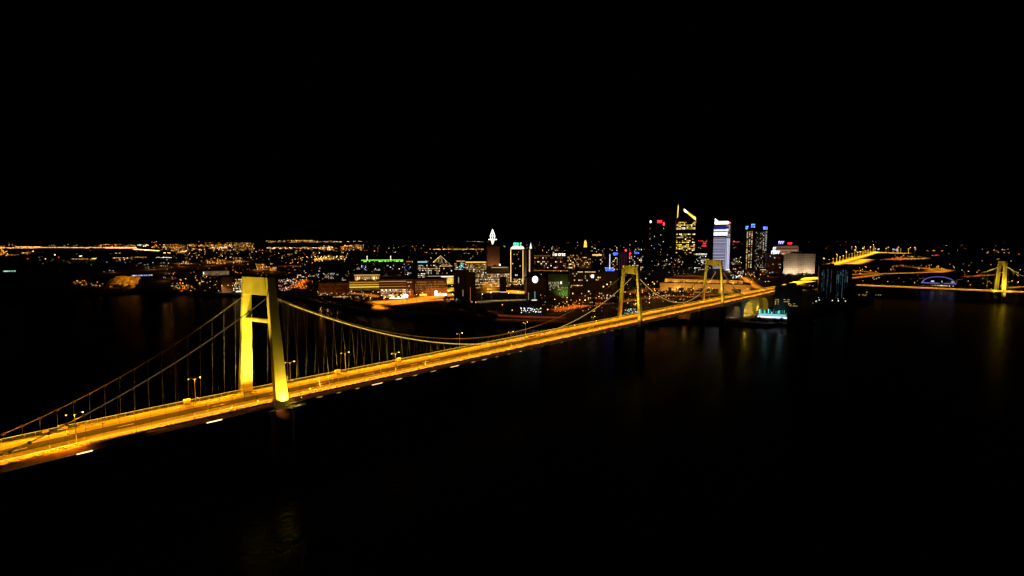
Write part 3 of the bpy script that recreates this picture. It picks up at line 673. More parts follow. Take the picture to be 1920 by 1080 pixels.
for u in (-.4, -.15, .1, .35): lamp('SPOT', b.world(u, .1, -14), 1200, (1, .66, .12), .5, b.world(u, 1.0, 0), 110, .8)
for u in (-.2, .05, .3): lamp('SPOT', b.world(u, 1.02, -1), 1800, (1, .6, .2), .3, b.world(u, 1.6, 3), 130, .8)

b = Bld('office_block', 'dark riverside block with a dotted row of lamps along its foot', 'office block', 597, 656, 530, 559, 22, -4, 'brick'); b.windows(20, 6, .5, [E('amber', .03), E('amber', .05)], (-.48, .48, .2, .95), cap=60); b.windows(12, 1, .9, [E('white', .9), E('warm', 1)], (-.1, .48, .03, .12), wf=.3, cap=12, seed=2)
b = Bld('storehouse', 'dim brown windowless storehouse by the water behind the big bridge tower', 'warehouse', 413, 442, 520, 547, 18, 14, 'brown'); b.wash(900, (1, .75, .45), (-.3, .3), y=-9, tv=.5)
mb = MB().slab([(-.5 * b.w, b.h + .3), (.5 * b.w, b.h + .3), (.5 * b.w, b.h * 1.16)], .5, 17); link('roof', mb.data('roof', M['roof']), b.r)
b = Bld('office_block', 'block with scattered bright windows squeezed beside the brown storehouse', 'office block', 437, 463, 521, 548, 16, 0, 'dark'); b.windows(12, 7, .55, WARM + COOL, (-.48, .48, .1, .95), wf=.7, cap=70); b.box('shop_front', -.3, .45, .02, .1, -.5, -.02, E('white', 1))
b = Bld('warehouse', 'long pale roofed shed with a lit gable far behind the big tower', 'shed', 381, 430, 508, 516, 30, 0, 'beige'); b.wash(1300, (1, .75, .4), (-.4, -.1, .2, .45), y=-9, tv=.6); b.box('wall_lamp', -.49, -.46, .3, .8, -.5, -.02, E('white', 1.2))

# dark right half of the centre
b = Bld('office_tower', 'dark tower carrying a round blue white disc near its top', 'tower', 985, 1027, 521, 563, 20, 10, 'black')
link('disc_sign', MB().slab([(-.08 * b.w + 3.6 * math.cos(k * PI / 10), b.h * .93 + 4.4 * math.sin(k * PI / 10)) for k in range(20)], -1, -.2).data('disc_sign', E('cool', 2.2)), b.r)
link('disc_sign', MB().slab([(.0 * b.w + 1.2 * math.cos(k * PI / 6), b.h * .92 + 2 * math.sin(k * PI / 6)) for k in range(12)], -1.2, -1.01).data('disc_sign', E('ice', .6)), b.r)
b.box('light_slit', -.1, -.075, .02, .4, -.3, -.01, E('ice', .35)); b.box('light_slit', -.42, -.40, .02, .35, -.3, -.01, E('white', .25)); b.box('entrance', -.25, .0, .0, .03, -3, -.01, E('white', .7))
b = Bld('office_block', 'green floodlit glass block with cream lit floors', 'office block', 1027, 1065, 514, 561, 20, 0, 'grey'); b.wash(2300, (.4, 1, .12), (.15, .35, .48), y=-8, tv=.5); b.windows(10, 6, .5, [E('warm', .4), E('white', .5), E('green', .15)], (-.47, .1, .35, .7), cap=40); b.windows(10, 6, .4, [E('green', .3), E('warm', .4)], (0, .48, .05, .5), cap=40, seed=3); b.box('roof_lamp', .13, .18, .62, .70, -1, -.2, E('white', 2.2))
b = Bld('office_block', 'wide black block with sparse lit window rows in front of the stepped tower', 'office block', 1066, 1118, 508, 572, 22, 4, 'black'); b.windows(14, 14, .10, WARM + COOL, cap=40); b.windows(8, 1, .9, WARM, (-.45, 0, .70, .76), cap=8, seed=1); b.windows(8, 1, .8, WARM, (-.45, 0, .55, .6), cap=8, seed=2); b.windows(10, 1, .8, [E('gold', .8)], (-.2, .48, .95, .99), wf=.8, cap=10, seed=5); b.box('sign', .32, .42, .80, .89, -.6, -.02, E('cool', 1.6))
b = Bld('office_block', 'black block under a bright blue neon sign left of the middle bridge tower', 'office block', 1112, 1160, 511, 568, 22, 8, 'black'); b.windows(12, 12, .13, WARM + COOL, cap=40); glyphs(b, -.02, .36, 1.05, 1.16, E('blue', 3), 6, 2, 3); b.box('sign_frame', 0, .3, 1.01, 1.05, 2.4, 2.6, 'black')
b = Bld('stepped_tower', 'stepped dark tower with a glowing gold pyramid crown', 'tower', 1085, 1109, 480, 507, 20, 0, 'brown')
b.box('upper_storey', -.3, .3, 1.02, 1.35, 3, 17, 'brown'); b.box('upper_storey', -.16, .16, 1.353, 1.6, 6, 14, 'brown')
link('crown', MB().tube([(0, 10, b.h * 1.605), (0, 10, b.h * 1.98), (0, 10, b.h * 2.1)], [.17 * b.w, .12 * b.w, .02 * b.w], 4).data('crown', E('gold', .8)), b.r); b.windows(8, 8, .3, WARM, (-.45, .45, .05, .95), cap=30); b.wash(1800, 'gold', (-.25, .2), y=-8, tv=.5)
b = Bld('office_block', 'dim brick block with a white glowing roof sign behind a dark round tree', 'office block', 1000, 1063, 476, 505, 20, 0, 'brick'); glyphs(b, .08, .46, .88, 1.02, E('white', 1.8), 7, -.3, 2); b.windows(20, 6, .25, DIMW, (-.48, .48, .05, .8), cap=50); b.windows(20, 1, .8, [E('amber', .3)], (-.48, 0, .84, .9), cap=20, seed=2); b.wash(1200, (1, .4, .25), (-.2, .25), y=-10, tv=.5)
b = Bld('office_block', 'brick block with small warm windows next to the stepped tower', 'office block', 1063, 1086, 476, 505, 16, 0, 'brick'); b.windows(9, 8, .35, WARM, cap=40); b.wash(900, (1, .5, .3), (0,), y=-9, tv=.5)
b = Bld('office_block', 'block with a pale lit upper floor just right of the stepped tower', 'office block', 1109, 1136, 473, 505, 16, 0, 'dark'); b.windows(10, 8, .2, DIMW, cap=30); b.bands(1, [E('warm', .7)], (-.45, .2, .78, .9), .7)
b = Bld('office_tower', 'tower with a blue white vertical light and blue roof sign', 'tower', 1142, 1160, 476, 508, 14, 0, 'black'); b.box('edge_light', -.48, -.4, .1, .98, -.3, -.02, E('cool', .8)); glyphs(b, -.1, .42, .92, 1.06, E('blue', 3.5), 4, -.3, 6); b.windows(5, 8, .3, WARM, (-.3, .4, .05, .8), cap=20)
b = Bld('office_tower', 'tower of thin dim red vertical stripes behind the middle bridge tower', 'tower', 1160, 1176, 472, 508, 14, 0, 'black')
for k in range(5): b.box('light_fin', -.42 + k * .19, -.39 + k * .19, .05, .97, -.3, -.02, E('pink', .06))
b.box('beacon', .2, .4, 1.03, 1.12, 3, 4, E('red', 2.5))
b = Bld('office_block', 'block with red and blue neon beside the dim striped tower', 'office block', 1178, 1207, 474, 508, 14, 0, 'dark'); b.windows(9, 9, .3, COOL + WARM, cap=40); glyphs(b, -.45, -.3, .7, 1.0, E('red', 2), 1, -.3, 1); glyphs(b, -.1, .2, .95, 1.02, E('blue', 3), 3, -.3, 3)

# concert hall lit orange
b = Bld('concert_hall', 'wide two step hall washed in orange light with a low dark dome', 'hall', 1234, 1405, 532, 549, 40, 0, 'beige', roof=False)
for k, (u0, u1) in enumerate(((-.40, -.365), (-.31, -.22), (-.185, -.12), (-.06, .02), (.08, .16), (.3, .4))): b.box('doorway', u0, u1, .02, .5, -.1, .3, 'black')
b.box('roof', -.51, .51, 1.003, 1.05, -1.5, 40, 'roof'); mb = MB().box(-.45 * b.w, .42 * b.w, 8, 38, b.h * 1.06, b.h * 1.42); link('upper_storey', mb.data('upper_storey', M['beige']), b.r); link('roof', MB().box(-.46 * b.w, .43 * b.w, 7, 39, b.h * 1.423, b.h * 1.48).data('roof', M['roof']), b.r)
n = 14; link('dome', MB().slab([(lerp(-.44, .1, k / n) * b.w, b.h * (1.485 + .42 * math.sin(PI * k / n))) for k in range(n + 1)], 10, 36).data('dome', M['brown']), b.r)
for k in range(8):
    u = -.44 + k * .125; lamp('SPOT', b.world(u, .1, -13), 9000, (1, .42, .05), .5, b.world(u, .8, 0), 120, .8); lamp('SPOT', b.world(u, 1.08, 1), 4500, (1, .4, .05), .4, b.world(u, 1.3, 8), 140, .8)

# right bank
b = Bld('apartment_tower', 'dark riverside tower with teal vertical light slits', 'tower', 1531, 1596, 499, 565, 26, 3, 'black')
q = random.Random(11)
for u in (-.36, -.33, -.24, -.22, -.12, .05, .1, .16, .22, .29, .36, -.4, .33):
    v1 = q.uniform(.82, .95); v0 = q.uniform(.03, .6); st = v0
    while st < v1:
        e = min(v1, st + q.uniform(.06, .25)); b.box('light_slit', u, u + .012, st, e, -.3, -.02, E('ice', q.choice((.03, .05, .14)) * (1 if st > .5 else .5))); st = e + q.uniform(.01, .06)
for u in (-.46, -.06, .12, .33): b.box('wall_lamp', u, u + .025, .01, .035, -.4, -.02, E('white', 1))
b = Bld('apartment_block', 'black block hiding the end of the bridge, with a few yellow windows low down', 'apartment block', 1450.5, 1502, 538, 598, 18, 0, 'black', z0=GZ)
for u0, u1, v0, v1, n_ in ((-.49, -.34, .42, .62, 3), (-.17, .05, .52, .62, 6), (-.0, .35, .40, .50, 8)): b.windows(n_, 3, .8, [E('gold', .35), E('warm', .5), E('gold', .2)], (u0, u1, v0, v1), wf=.7, cap=20, seed=n_)
for x0, x1, yt, yb, lb in ((1500, 1532, 552, 580, 'black flat roofed block beside the tower of teal slits'),):
    Bld('apartment_block', lb, 'apartment block', x0, x1, yt, yb, 16, 0, 'black').windows(10, 6, .03, DIMW)
# river baths: pale cyan lit terrace with a glass wall
b = Bld('river_baths', 'low riverside baths with a cyan glowing terrace and white quay wall', 'pavilion', 1416, 1476, 593, 603, 20, 0, 'beige', roof=False)
b.box('pool', -.42, .46, 1.02, 1.06, .8, 16, E('ice', .5)); b.box('terrace_light', -.44, .48, .7, .98, -.4, -.02, E('cool', 1.1)); 
for k in range(16): 
    q = random.Random(k); u = -.4 + .057 * k; b.box('parasol_light', u, u + q.uniform(.01, .03), 1.2, 1.2 + q.uniform(.2, .9), 9 + q.random() * 8, 10 + q.random() * 8, E('teal', q.choice((.15, .4, 1.4))))
lamp('POINT', b.world(-.2, 2.2, 6), 350, (.4, .9, 1), .5); lamp('POINT', b.world(.3, 2.2, 6), 350, (.4, .9, 1), .5); lamp('POINT', b.world(.2, 1.2, -5), 300, (1, .85, .6), .5)
b = Bld('boathouse', 'orange lit quay shed under the deck between the middle and last towers', 'shed', 1268, 1296, 588, 598, 9, -12, 'brown'); b.wash(500, (1, .4, .08), (-.2, .2), y=-6, tv=.8); lamp('POINT', b.world(0, 1.4, 4), 500, (1, .4, .06), .4)

# far arched hall with violet light
b = Bld('arched_bridge', 'violet lit arch with a glowing base line, reflected in the far water', 'arch', 1727, 1791, 530.5, 538.5, 14, 0, 'dark', roof=False)
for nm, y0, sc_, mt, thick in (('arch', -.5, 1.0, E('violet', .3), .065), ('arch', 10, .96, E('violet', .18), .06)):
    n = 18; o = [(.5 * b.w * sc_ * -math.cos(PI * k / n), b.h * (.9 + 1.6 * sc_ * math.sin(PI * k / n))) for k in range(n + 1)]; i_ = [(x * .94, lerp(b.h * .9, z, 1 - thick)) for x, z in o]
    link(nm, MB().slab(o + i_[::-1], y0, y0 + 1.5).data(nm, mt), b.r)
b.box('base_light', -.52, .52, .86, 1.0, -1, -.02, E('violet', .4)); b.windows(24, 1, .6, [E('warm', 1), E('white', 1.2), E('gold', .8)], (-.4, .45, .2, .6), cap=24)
for u0, u1 in ((-.25, -.1), (.06, .14), (.34, .46)): b.box('window_band', u0 + .03, u1 - .03, 1.2, 1.5, -1.2, -.55, E('cool', .6))

# river side pavilion far left with pale green lamps
b = Bld('river_pavilion', 'low pavilion with a row of pale green lamps alone in the dark', 'pavilion', 4, 30, 506.5, 510.5, 12, 0, 'dark'); b.windows(9, 1, .9, [E('ice', 1.5), E('green', .6), E('white', 2)], (-.45, .48, .2, .9), cap=10)
b = Bld('warehouse', 'long low roof edged in bright green light', 'hall', 678, 776, 488.5, 494, 40, 0, 'dark', roof=False)
mb = MB().box(-.5 * b.w, .3 * b.w, -1, 40, b.h + .2, b.h + 2); link('roof_light', mb.data('roof_light', E('green', .55)), b.r); b.windows(40, 1, .7, [E('green', .6), E('green', 1.1), E('white', .7)], (-.5, .32, .55, .98), wf=.9, hf=.7, cap=40); b.windows(8, 1, .7, [E('sodium', .6)], (.34, .5, .3, .9), cap=8, seed=3)
for u in (-.39, .06): link('mast', MB().tube([(u * b.w, 2, b.h), (u * b.w, 2, b.h * 2.6)], 1.2, 4).data('mast', E('white', 1.2)), b.r)
b = Bld('waterside_hall', 'long low hall with blue white lamps at the far left bank', 'hall', 247, 288, 513.5, 518.5, 12, 0, 'dark'); b.windows(22, 1, .9, [E('cool', .8), E('blue', 1.5), E('white', 1.4)], (-.48, .45, .2, .7), wf=.9, cap=22)

# ------------------------------------------------------------------ floodlit rock wall on the left bank
def rock():
    q = random.Random(3); x0, x1, n = 176, 250, 30; base = P(212, 541); r = thing('rock_wall', 'rugged rock face glowing orange under floodlights on the left bank', 'cliff', base)
    tops = []; mb = MB()
    for k in range(n + 1):
        u = k / n; px = lerp(x0, x1, u); yt = 539 - 21 * min(1, u * 2.6) ** .8 - q.uniform(-1.2, 1.2)
        a = P(px, 541); tops.append((a, D(px, yt, a.y + 18).z))
    rows = 7
    for k in range(n + 1):
        a, zt = tops[k]
        for j in range(rows + 1):
            v = j / rows; mb.v.append((a.x + q.uniform(-1.2, 1.2), a.y + 18 * v ** .8 + q.uniform(-2.5, 2.5), GZ - 1 + (zt - GZ + 1) * v))
        mb.v.append((a.x, a.y + 60, zt * .7))
    c = rows + 2
    for k in range(n):
        for j in range(rows + 1): mb.f.append((k * c + j, (k + 1) * c + j, (k + 1) * c + j + 1, k * c + j + 1)); mb.mi.append(0)
    o = part('rock_face', mb, M['rock'], r)
    for px, pw in ((196, 9000), (206, 26000), (214, 20000), (226, 24000), (238, 6000)):
        a = P(px, 543.5); lamp('SPOT', a + Vector((0, 0, 4)), pw * 1.5, (1, .42, .02), .5, a + Vector((q.uniform(-3, 3), 30, 20)), 85, .8)
rock()

# ------------------------------------------------------------------ filler blocks, in rows one can count along
def row(name, where, cat, items, mat, win, prob, group):
    order = ['first', 'second', 'third', 'fourth', 'fifth', 'sixth', 'seventh', 'eighth', 'ninth', 'tenth']
    for k, (x0, x1, yt, yb) in enumerate(items):
        b = Bld(name, '%s dim %s from the left %s' % (order[k], 'house' if cat == 'house' else 'block', where), cat, x0, x1, yt, yb, 14, rng.uniform(-12, 12), mat, group)
        nx = max(4, int((x1 - x0) / 2.2)); nz = max(2, int((yb - yt) / 2.6))
        b.windows(nx, nz, prob, win, cap=30)
row('office_block', 'in the row beneath the green roof edge', 'office block', [(668, 690, 497, 506), (694, 716, 500, 508), (722, 742, 496, 506), (746, 774, 499, 509), (752, 781, 508, 516)], 'dark', COOL + [E('blue', .5)], .16, 'dim blocks beneath the green roof')
row('office_block', 'behind the dark lamp dotted riverside block', 'office block', [(519, 548, 521, 530), (552, 572, 514, 521), (574, 600, 513, 522), (603, 636, 511, 524), (640, 652, 520, 530)], 'dark', [E('white', .5), E('cool', .7), E('warm', .4)], .3, 'dim blocks behind the dotted riverside block')
row('office_block', 'in the row far behind the stepped tower', 'office block', [(1033, 1052, 463, 474), (1112, 1128, 464, 472), (1140, 1158, 463, 471), (1186, 1204, 466, 473)], 'dark', DIMW + COOL, .3, 'distant dim blocks behind the stepped tower')
row('office_block', 'between the red sign tower and striped white tower', 'office block', [(1222, 1236, 480, 500), (1239, 1258, 482, 500), (1262, 1282, 484, 503), (1284, 1300, 486, 503), (1370, 1392, 480, 500)], 'dark', DIMW, .22, 'dim blocks at the feet of the high towers')
row('office_block', 'along the street below the twin shaft tower', 'office block', [(1372, 1396, 500, 514), (1398, 1422, 506, 516), (1424, 1440, 504, 517)], 'brown', WARM + COOL, .3, 'low blocks below the twin shaft tower')
row('house', 'on the lit slope left of the tall bridge tower', 'house', [(338, 352, 489, 496), (385, 402, 486, 495), (404, 424, 486, 496), (438, 452, 482, 493), (482, 498, 494, 504), (504, 520, 500, 508)], 'brown', [E('amber', .8), E('sodium', .5), E('warm', 1)], .5, 'houses on the slope left of the tower')
row('terraced_building', 'along the bank left of the brown storehouse', 'office block', [(320, 345, 527, 540), (350, 372, 530, 544), (375, 410, 523, 535)], 'dark', [E('white', .6), E('amber', .5)], .18, 'dim blocks left of the brown storehouse')

# ------------------------------------------------------------------ streets and their lamps
SM = {}
mbm = MB(); mbm.tube([(0, 0, 0), (0, 0, 9.5), (.9, 0, 10.2)], [.16, .1, .07], 5); SM['pole'] = mbm.data('pole', M['pole'])
for c in ('amber', 'sodium', 'white', 'warm'):
    mbm = MB(); mbm.ball((1.1, 0, 10.1), .42, 6, 4, .7); SM[c] = mbm.data('lamp_head', E(c, 7))
def street_lamp(p, c, label, group, power=0, lc=None, scale=1.0):
    r = thing('street_lamp', label, 'street lamp', p, rng.uniform(0, 6.28), group); r.scale = (scale,) * 3
    link('pole', SM['pole'], r); link('lamp_head', SM[c], r)
    if power: lamp('POINT', p + Vector((0, 0, 9.3 * scale)), power, lc or c, .4)
def road(label, pts, width, c='amber', power=0, lampn=0, z=GZ, mat='road', glow=(1, .40, .02), seg=42, lz=11, nm='road', area=True):
    a = [P(x, y, z) for x, y in pts]; mb = MB(); L = R = None; v = []
    for k, p in enumerate(a):
        t = (a[min(k + 1, len(a) - 1)] - a[max(k - 1, 0)]).normalized(); s = Vector((-t.y, t.x, 0)); v.append((p + s * width / 2, p - s * width / 2))
    h = Vector((0, 0, .12 + .004 * rng.random())); 
    for k in range(len(a) - 1):
        (l0, r0), (l1, r1) = v[k], v[k + 1]; mb.hexa([r0, r1, l1, l0, r0 + h, r1 + h, l1 + h, l0 + h])
    struct(nm, mb, M[mat])
    dist = [0]
    for k in range(len(a) - 1): dist.append(dist[-1] + (a[k + 1] - a[k]).length)
    def at(s):
        for k in range(len(a) - 1):
            if s <= dist[k + 1] + 1e-6: return a[k].lerp(a[k + 1], (s - dist[k]) / max(1e-6, dist[k + 1] - dist[k])), (a[k + 1] - a[k]).normalized()
    if power and area:
        n = max(1, min(14, int(dist[-1] / seg))); sl = dist[-1] / n
        for k in range(n):
            p, t = at((k + .5) * sl); o = lamp('AREA', p + Vector((0, 0, lz)), power * sl * width * .62, glow, sl * 1.0, None, sy=width * .5, yaw=math.atan2(t.y, t.x)); o.data.spread = math.radians(95)
    for k in range(lampn):
        p, t = at(dist[-1] * (k + .5) / lampn); s = Vector((-t.y, t.x, 0)) * (width * .5 + 1) * (1 if k % 2 else -1)
        street_lamp(p + s + Vector((0, 0, .0)), c, label, label.replace('street lamp', 'street lamps'), 0)
PW = 48
road('street lamp along the broad orange highway on the near city bank', [(700, 568), (740, 565.5), (790, 560), (850, 551)], 62, 'amber', PW * .75, 14, glow=(1, .30, .01))
road('street lamp on the looping ramp below the broad orange highway', [(858, 560.5), (820, 562.5), (770, 567), (735, 571), (716, 572.5), (706, 575), (712, 577.5), (728, 578)], 14, 'amber', PW * 1.4, 8, glow=(1, .26, .01))
road('street lamp on the lit street between the lit blocks and black riverside tower', [(820, 548), (862, 541), (905, 543), (935, 540)], 40, 'warm', PW * .8, 8, glow=(1, .55, .05))
road('street lamp on the bright street at the foot of the outlined tower', [(950, 534), (975, 533), (990, 531)], 60, 'warm', PW * 1.5, 6, glow=(1, .62, .2))
road('street lamp on the orange yard left of the disc tower', [(952, 545), (972, 548), (984, 546)], 60, 'amber', PW, 6, glow=(1, .33, .02))
road('street lamp on the dim quay road before the black riverside tower', [(838, 565), (880, 566), (930, 564), (985, 562)], 12, 'white', PW * .35, 6, glow=(1, .7, .3))
road('street lamp on the dim red quay road by the water', [(866, 580), (905, 583), (930, 591), (985, 594), (1060, 596)], 14, 'sodium', 7, 3, glow=(1, .16, .02))
road('street lamp along the waterfront road beside the bridge low point', [(928, 599), (1000, 601), (1060, 600)], 7, 'sodium', 5, 2, glow=(1, .2, .04))
road('street lamp on the red orange avenue behind the main cable', [(1042, 582), (1070, 577), (1096, 572), (1125, 566)], 22, 'amber', PW * .42, 9, glow=(1, .17, .01))
road('street lamp on the busy street in front of the concert hall', [(1165, 566), (1205, 559), (1250, 555), (1300, 556), (1345, 552)], 16, 'amber', PW * .2, 12, glow=(1, .3, .02))
road('street lamp on the square left of the concert hall', [(1180, 549), (1215, 542), (1240, 541)], 24, 'amber', PW * .15, 6, glow=(1, .3, .04))
road('street lamp on the orange street right of the last bridge tower', [(1392, 520), (1402, 527), (1410, 534), (1424, 541)], 22, 'amber', PW * .6, 8, glow=(1, .3, .01))
road('street lamp on the lit road right of the concert hall', [(1345, 540), (1375, 538), (1412, 541)], 14, 'amber', PW * .7, 4, glow=(1, .45, .03))
road('street lamp along the pale quay by the arched abutment', [(1362, 596), (1395, 592), (1420, 586)], 10, 'warm', 4, 0, glow=(1, .75, .4), mat='quay')
road('street lamp on the fan of orange roads beyond the teal slit tower', [(1590, 515), (1630, 513.5), (1665, 513), (1692, 512), (1730, 511), (1775, 508)], 26, 'amber', PW * .45, 8, glow=(1, .34, .02))
road('street lamp on the lower road beyond the teal slit tower', [(1592, 522), (1625, 518), (1650, 515)], 22, 'amber', PW * .4, 4, glow=(1, .32, .02))
road('street lamp on the upper road beyond the teal slit tower', [(1592, 506.5), (1615, 508.5), (1640, 511.5)], 26, 'amber', PW * .25, 4, glow=(1, .26, .02))
road('street lamp on the hairpin road above the violet arch', [(1712, 501), (1735, 503), (1752, 506.5), (1740, 508)], 30, 'amber', PW * .35, 6, glow=(1, .36, .02))
road('street lamp on the road junction right of the hairpin', [(1755, 503), (1776, 507), (1757, 511)], 40, 'amber', PW * .35, 5, glow=(1, .34, .02))
road('street lamp on the orange bank road behind the far suspension bridge', [(1812, 519), (1845, 516), (1870, 515)], 22, 'amber', PW * .35, 5, glow=(1, .2, .01))
road('street lamp on the wet shore road right of the far bridge tower', [(1890, 540), (1905, 538.5), (1925, 537)], 14, 'amber', PW * .5, 3, glow=(1, .4, .02))
road('street lamp on the tail lit street left of the dotted riverside block', [(530, 541), (552, 538), (563, 532), (574, 525)], 16, 'sodium', PW * .45, 8, glow=(1, .14, .01))
road('street lamp on the bright bank road left of the big bridge tower', [(413, 548), (440, 547.5), (470, 547)], 8, 'amber', PW * .7, 6, glow=(1, .55, .2))
road('street lamp on the glowing yard left of the brown storehouse', [(350, 537), (372, 532), (405, 529)], 26, 'amber', PW * .35, 8, glow=(1, .45, .05))
road('street lamp on the small orange bank yard by the left water edge', [(352, 541), (362, 543)], 22, 'sodium', PW * .45, 4, glow=(1, .18, .01))
road('street lamp on the slanting dim street beyond the tall tower', [(480, 506), (510, 500), (545, 498), (562, 500)], 30, 'sodium', PW * .12, 7, glow=(1, .22, .05))

for lb, pts, wd, pw, gl in (('small amber lamp on the street before the palace', [(640, 549), (690, 552), (712, 557)], 16, .5, (1, .3, .02)),
        ('amber lamp in the glowing grove yard left of the tall bridge tower', [(392, 491), (424, 492)], 110, .22, (1, .3, .01)), ('amber lamp in the second grove yard left of the tall bridge tower', [(437, 490), (453, 491)], 110, .22, (1, .3, .02)),
        ('amber lamp in the small grove yard far left of the tall bridge tower', [(337, 494), (353, 495)], 90, .22, (1, .24, .01)), ('amber lamp on the yard behind the tall bridge tower top', [(478, 506), (500, 506)], 70, .25, (1, .28, .02)),
        ('gold lamp in the bright yard before the green roof', [(598, 487), (622, 484), (634, 484)], 120, .3, (1, .5, .03)), ('amber lamp on the street below the dim brick block', [(1000, 507), (1062, 508)], 40, .25, (1, .35, .06)),
        ('orange lamp in the yard between boulevard and hairpin', [(1672, 487), (1698, 484)], 120, .3, (1, .22, .01)), ('warm lamp in the long lit yard right of the roundabout', [(1698, 486), (1738, 484)], 60, .3, (1, .45, .06)),
        ('amber lamp on the street between the arcaded block and gable hall', [(800, 535), (850, 531)], 26, .9, (1, .55, .05)), ('amber lamp on the back street under the curved warm block', [(905, 548), (936, 546)], 30, .9, (1, .5, .02)),
        ('amber lamp in the street behind the wide black block', [(1070, 575), (1120, 570), (1160, 570)], 14, .3, (1, .2, .01))):
    road(lb, pts, wd, 'amber', PW * pw, 0, glow=gl, lz=14)
# boulevard climbing out of the city, lamps on both sides, and the roundabout at its end
bp0 = [(1556, 497.5), (1585, 489.5), (1620, 479.5), (1645, 472.5)]
road('tall lamp along the straight boulevard', bp0, 60, 'amber', PW * 1.0, 0, glow=(1, .5, .02), lz=20)
road('lamp on the slip road under the boulevard', [(1596, 495), (1612, 491), (1624, 486)], 70, 'amber', PW * .9, 0, glow=(1, .45, .02), lz=20)
mbm = MB(); mbm.tube([(0, 0, 0), (0, 0, 27)], [.7, .45], 5); big_pole = mbm.data('pole', pbr('floodlit_mast_paint', (.7, .6, .3), .5))
mbm = MB(); mbm.tube([(-2.4, 0, 28), (0, 0, 27.2), (2.4, 0, 28)], [1.0, .6, 1.0], 5); big_head = mbm.data('lamp_head', E('warm', 1.6))
for k in range(18):
    u = (k / 17) ** .8; px = lerp(1544, 1641, u); py = 500 - 26.5 * u ** .92; p = P(px, py + 1.2)
    r = thing('boulevard_lamp', 'tall amber lamp in the row climbing the boulevard', 'street lamp', p, rng.random(), 'tall lamps along the climbing boulevard'); sc_ = .62 if k % 3 else .95
    r.scale = (sc_ * (1 + .8 * u), sc_ * (1 + .8 * u), sc_ * (1 + .7 * u)); link('pole', big_pole, r); link('lamp_head', big_head, r)
    lamp('SPOT', p + Vector((0, -1, 26)), 5000, 'gold', .6, p + Vector((0, 0, 2)), 60)
rb = P(1651, 473.5); mb = MB(); n = 24
mb.prism([(rb.x + 34 * math.cos(2 * PI * k / n), rb.y + 300 * math.sin(2 * PI * k / n)) for k in range(n)], GZ, GZ + .2); struct('road', mb, M['pave'])
for k in range(16):
    w_ = 2 * PI * k / 16; p = Vector((rb.x + 36 * math.cos(w_), rb.y + 310 * math.sin(w_), GZ))
    r = thing('boulevard_lamp', 'bright lamp in the ring round the distant roundabout', 'street lamp', p, rng.random(), 'lamps round the distant roundabout'); r.scale = (1.7, 1.7, 1.0 + .35 * (k % 2))
    link('pole', big_pole, r); link('lamp_head', big_head, r)
o = lamp('AREA', rb + Vector((0, 0, 30)), 900000, (1, .5, .03), 50, None, sy=500); o.data.spread = math.radians(100)

# ------------------------------------------------------------------ far suspension bridge on the right
ZB = 14.0
a, c = P(1606, 533.5, ZB), P(1985, 549.5, ZB); dv = (c - a).normalized(); nv = Vector((-dv.y, dv.x, 0)); LB = (c - a).length
def FB(t, s, z): p = a + dv * t + nv * s; return Vector((p.x, p.y, z))
fb = thing('suspension_bridge', 'distant small suspension bridge with one visible yellow tower at the right edge', 'bridge', FB(LB * .72, 0, 0))
def fbar(mb, t0, t1, s0, s1, z0, z1): mb.hexa([FB(t0, s0, z0), FB(t1, s0, z0), FB(t1, s1, z0), FB(t0, s1, z0), FB(t0, s0, z1), FB(t1, s0, z1), FB(t1, s1, z1), FB(t0, s1, z1)]); return mb
part('deck', fbar(MB(), 0, LB, -6, 6, ZB - 1.6, ZB), M['pave'], fb)
mb = MB()
for s in (-5.9, 5.9): fbar(mb, 0, LB, s - .08, s + .08, ZB + .9, ZB + 1.05)
part('parapet', mb, M['steel'], fb); part('edge_glow', fbar(MB(), 0, LB, -6.25, -6.02, ZB - .9, ZB - .35), E('amber', .55), fb)
lo, hi = 0, LB
for _ in range(50):
    mm = (lo + hi) / 2
    if pxx(FB(mm, 0, ZB)) < 1878.5: lo = mm
    else: hi = mm
TT = lo; top = D(1878, 490, FB(TT, 0, 0).y).z
tw = link('tower', None, fb)
def ftow(s0, s1):
    mb = MB(); q = []
    for z, s, w_ in ((1, s0, 1.3), (top, s1, 1.05)): q += [FB(TT - w_, s - 1.1, z), FB(TT + w_, s - 1.1, z), FB(TT + w_, s + 1.1, z), FB(TT - w_, s + 1.1, z)]
    part('leg', mb.hexa(q), M['tower'], tw)
    mb = MB(); fbar(mb, TT - 3, TT + 3, s0 - 2, s0 + 2, -3, 1.0 - .004); part('pier', mb, M['pier'], tw)
# the tower stands across the view so both legs show side by side
dvx = dv.copy(); 
mpx = FB(TT, 0, 0).y / F
for k, (xb, xt) in enumerate(((1870.5, 1874.5), (1886, 1884.5))):
    q = []; Y = FB(TT, 0, 0).y + (14 if k == 0 else -2)
    for z, x, w_ in ((.5, xb, 1.75), (top, xt, 1.35)):
        pz = D(x, 500, Y); cx = pz.x
        q += [(cx - w_ * 1, Y - 1.4, z), (cx + w_, Y - 1.4, z), (cx + w_, Y + 1.4, z), (cx - w_, Y + 1.4, z)]
    part('leg', MB().hexa(q), M['tower'], tw)
    cx = D(xb, 500, Y).x; part('pier', MB().box(cx - 3, cx + 3, Y - 2.5, Y + 2.5, -3, .49), M['pier'], tw)
def fcross(z0, z1, nm):
    Y = FB(TT, 0, 0).y; xa, xb2 = D(1873.5, 500, Y + 14).x, D(1884.5, 500, Y - 2).x
    part(nm, MB().hexa([(xa, Y + 13, z0), (xb2, Y - 1, z0), (xb2, Y + .6, z0), (xa, Y + 14.6, z0), (xa, Y + 13, z1), (xb2, Y - 1, z1), (xb2, Y + .6, z1), (xa, Y + 14.6, z1)]), M['tower'], tw)
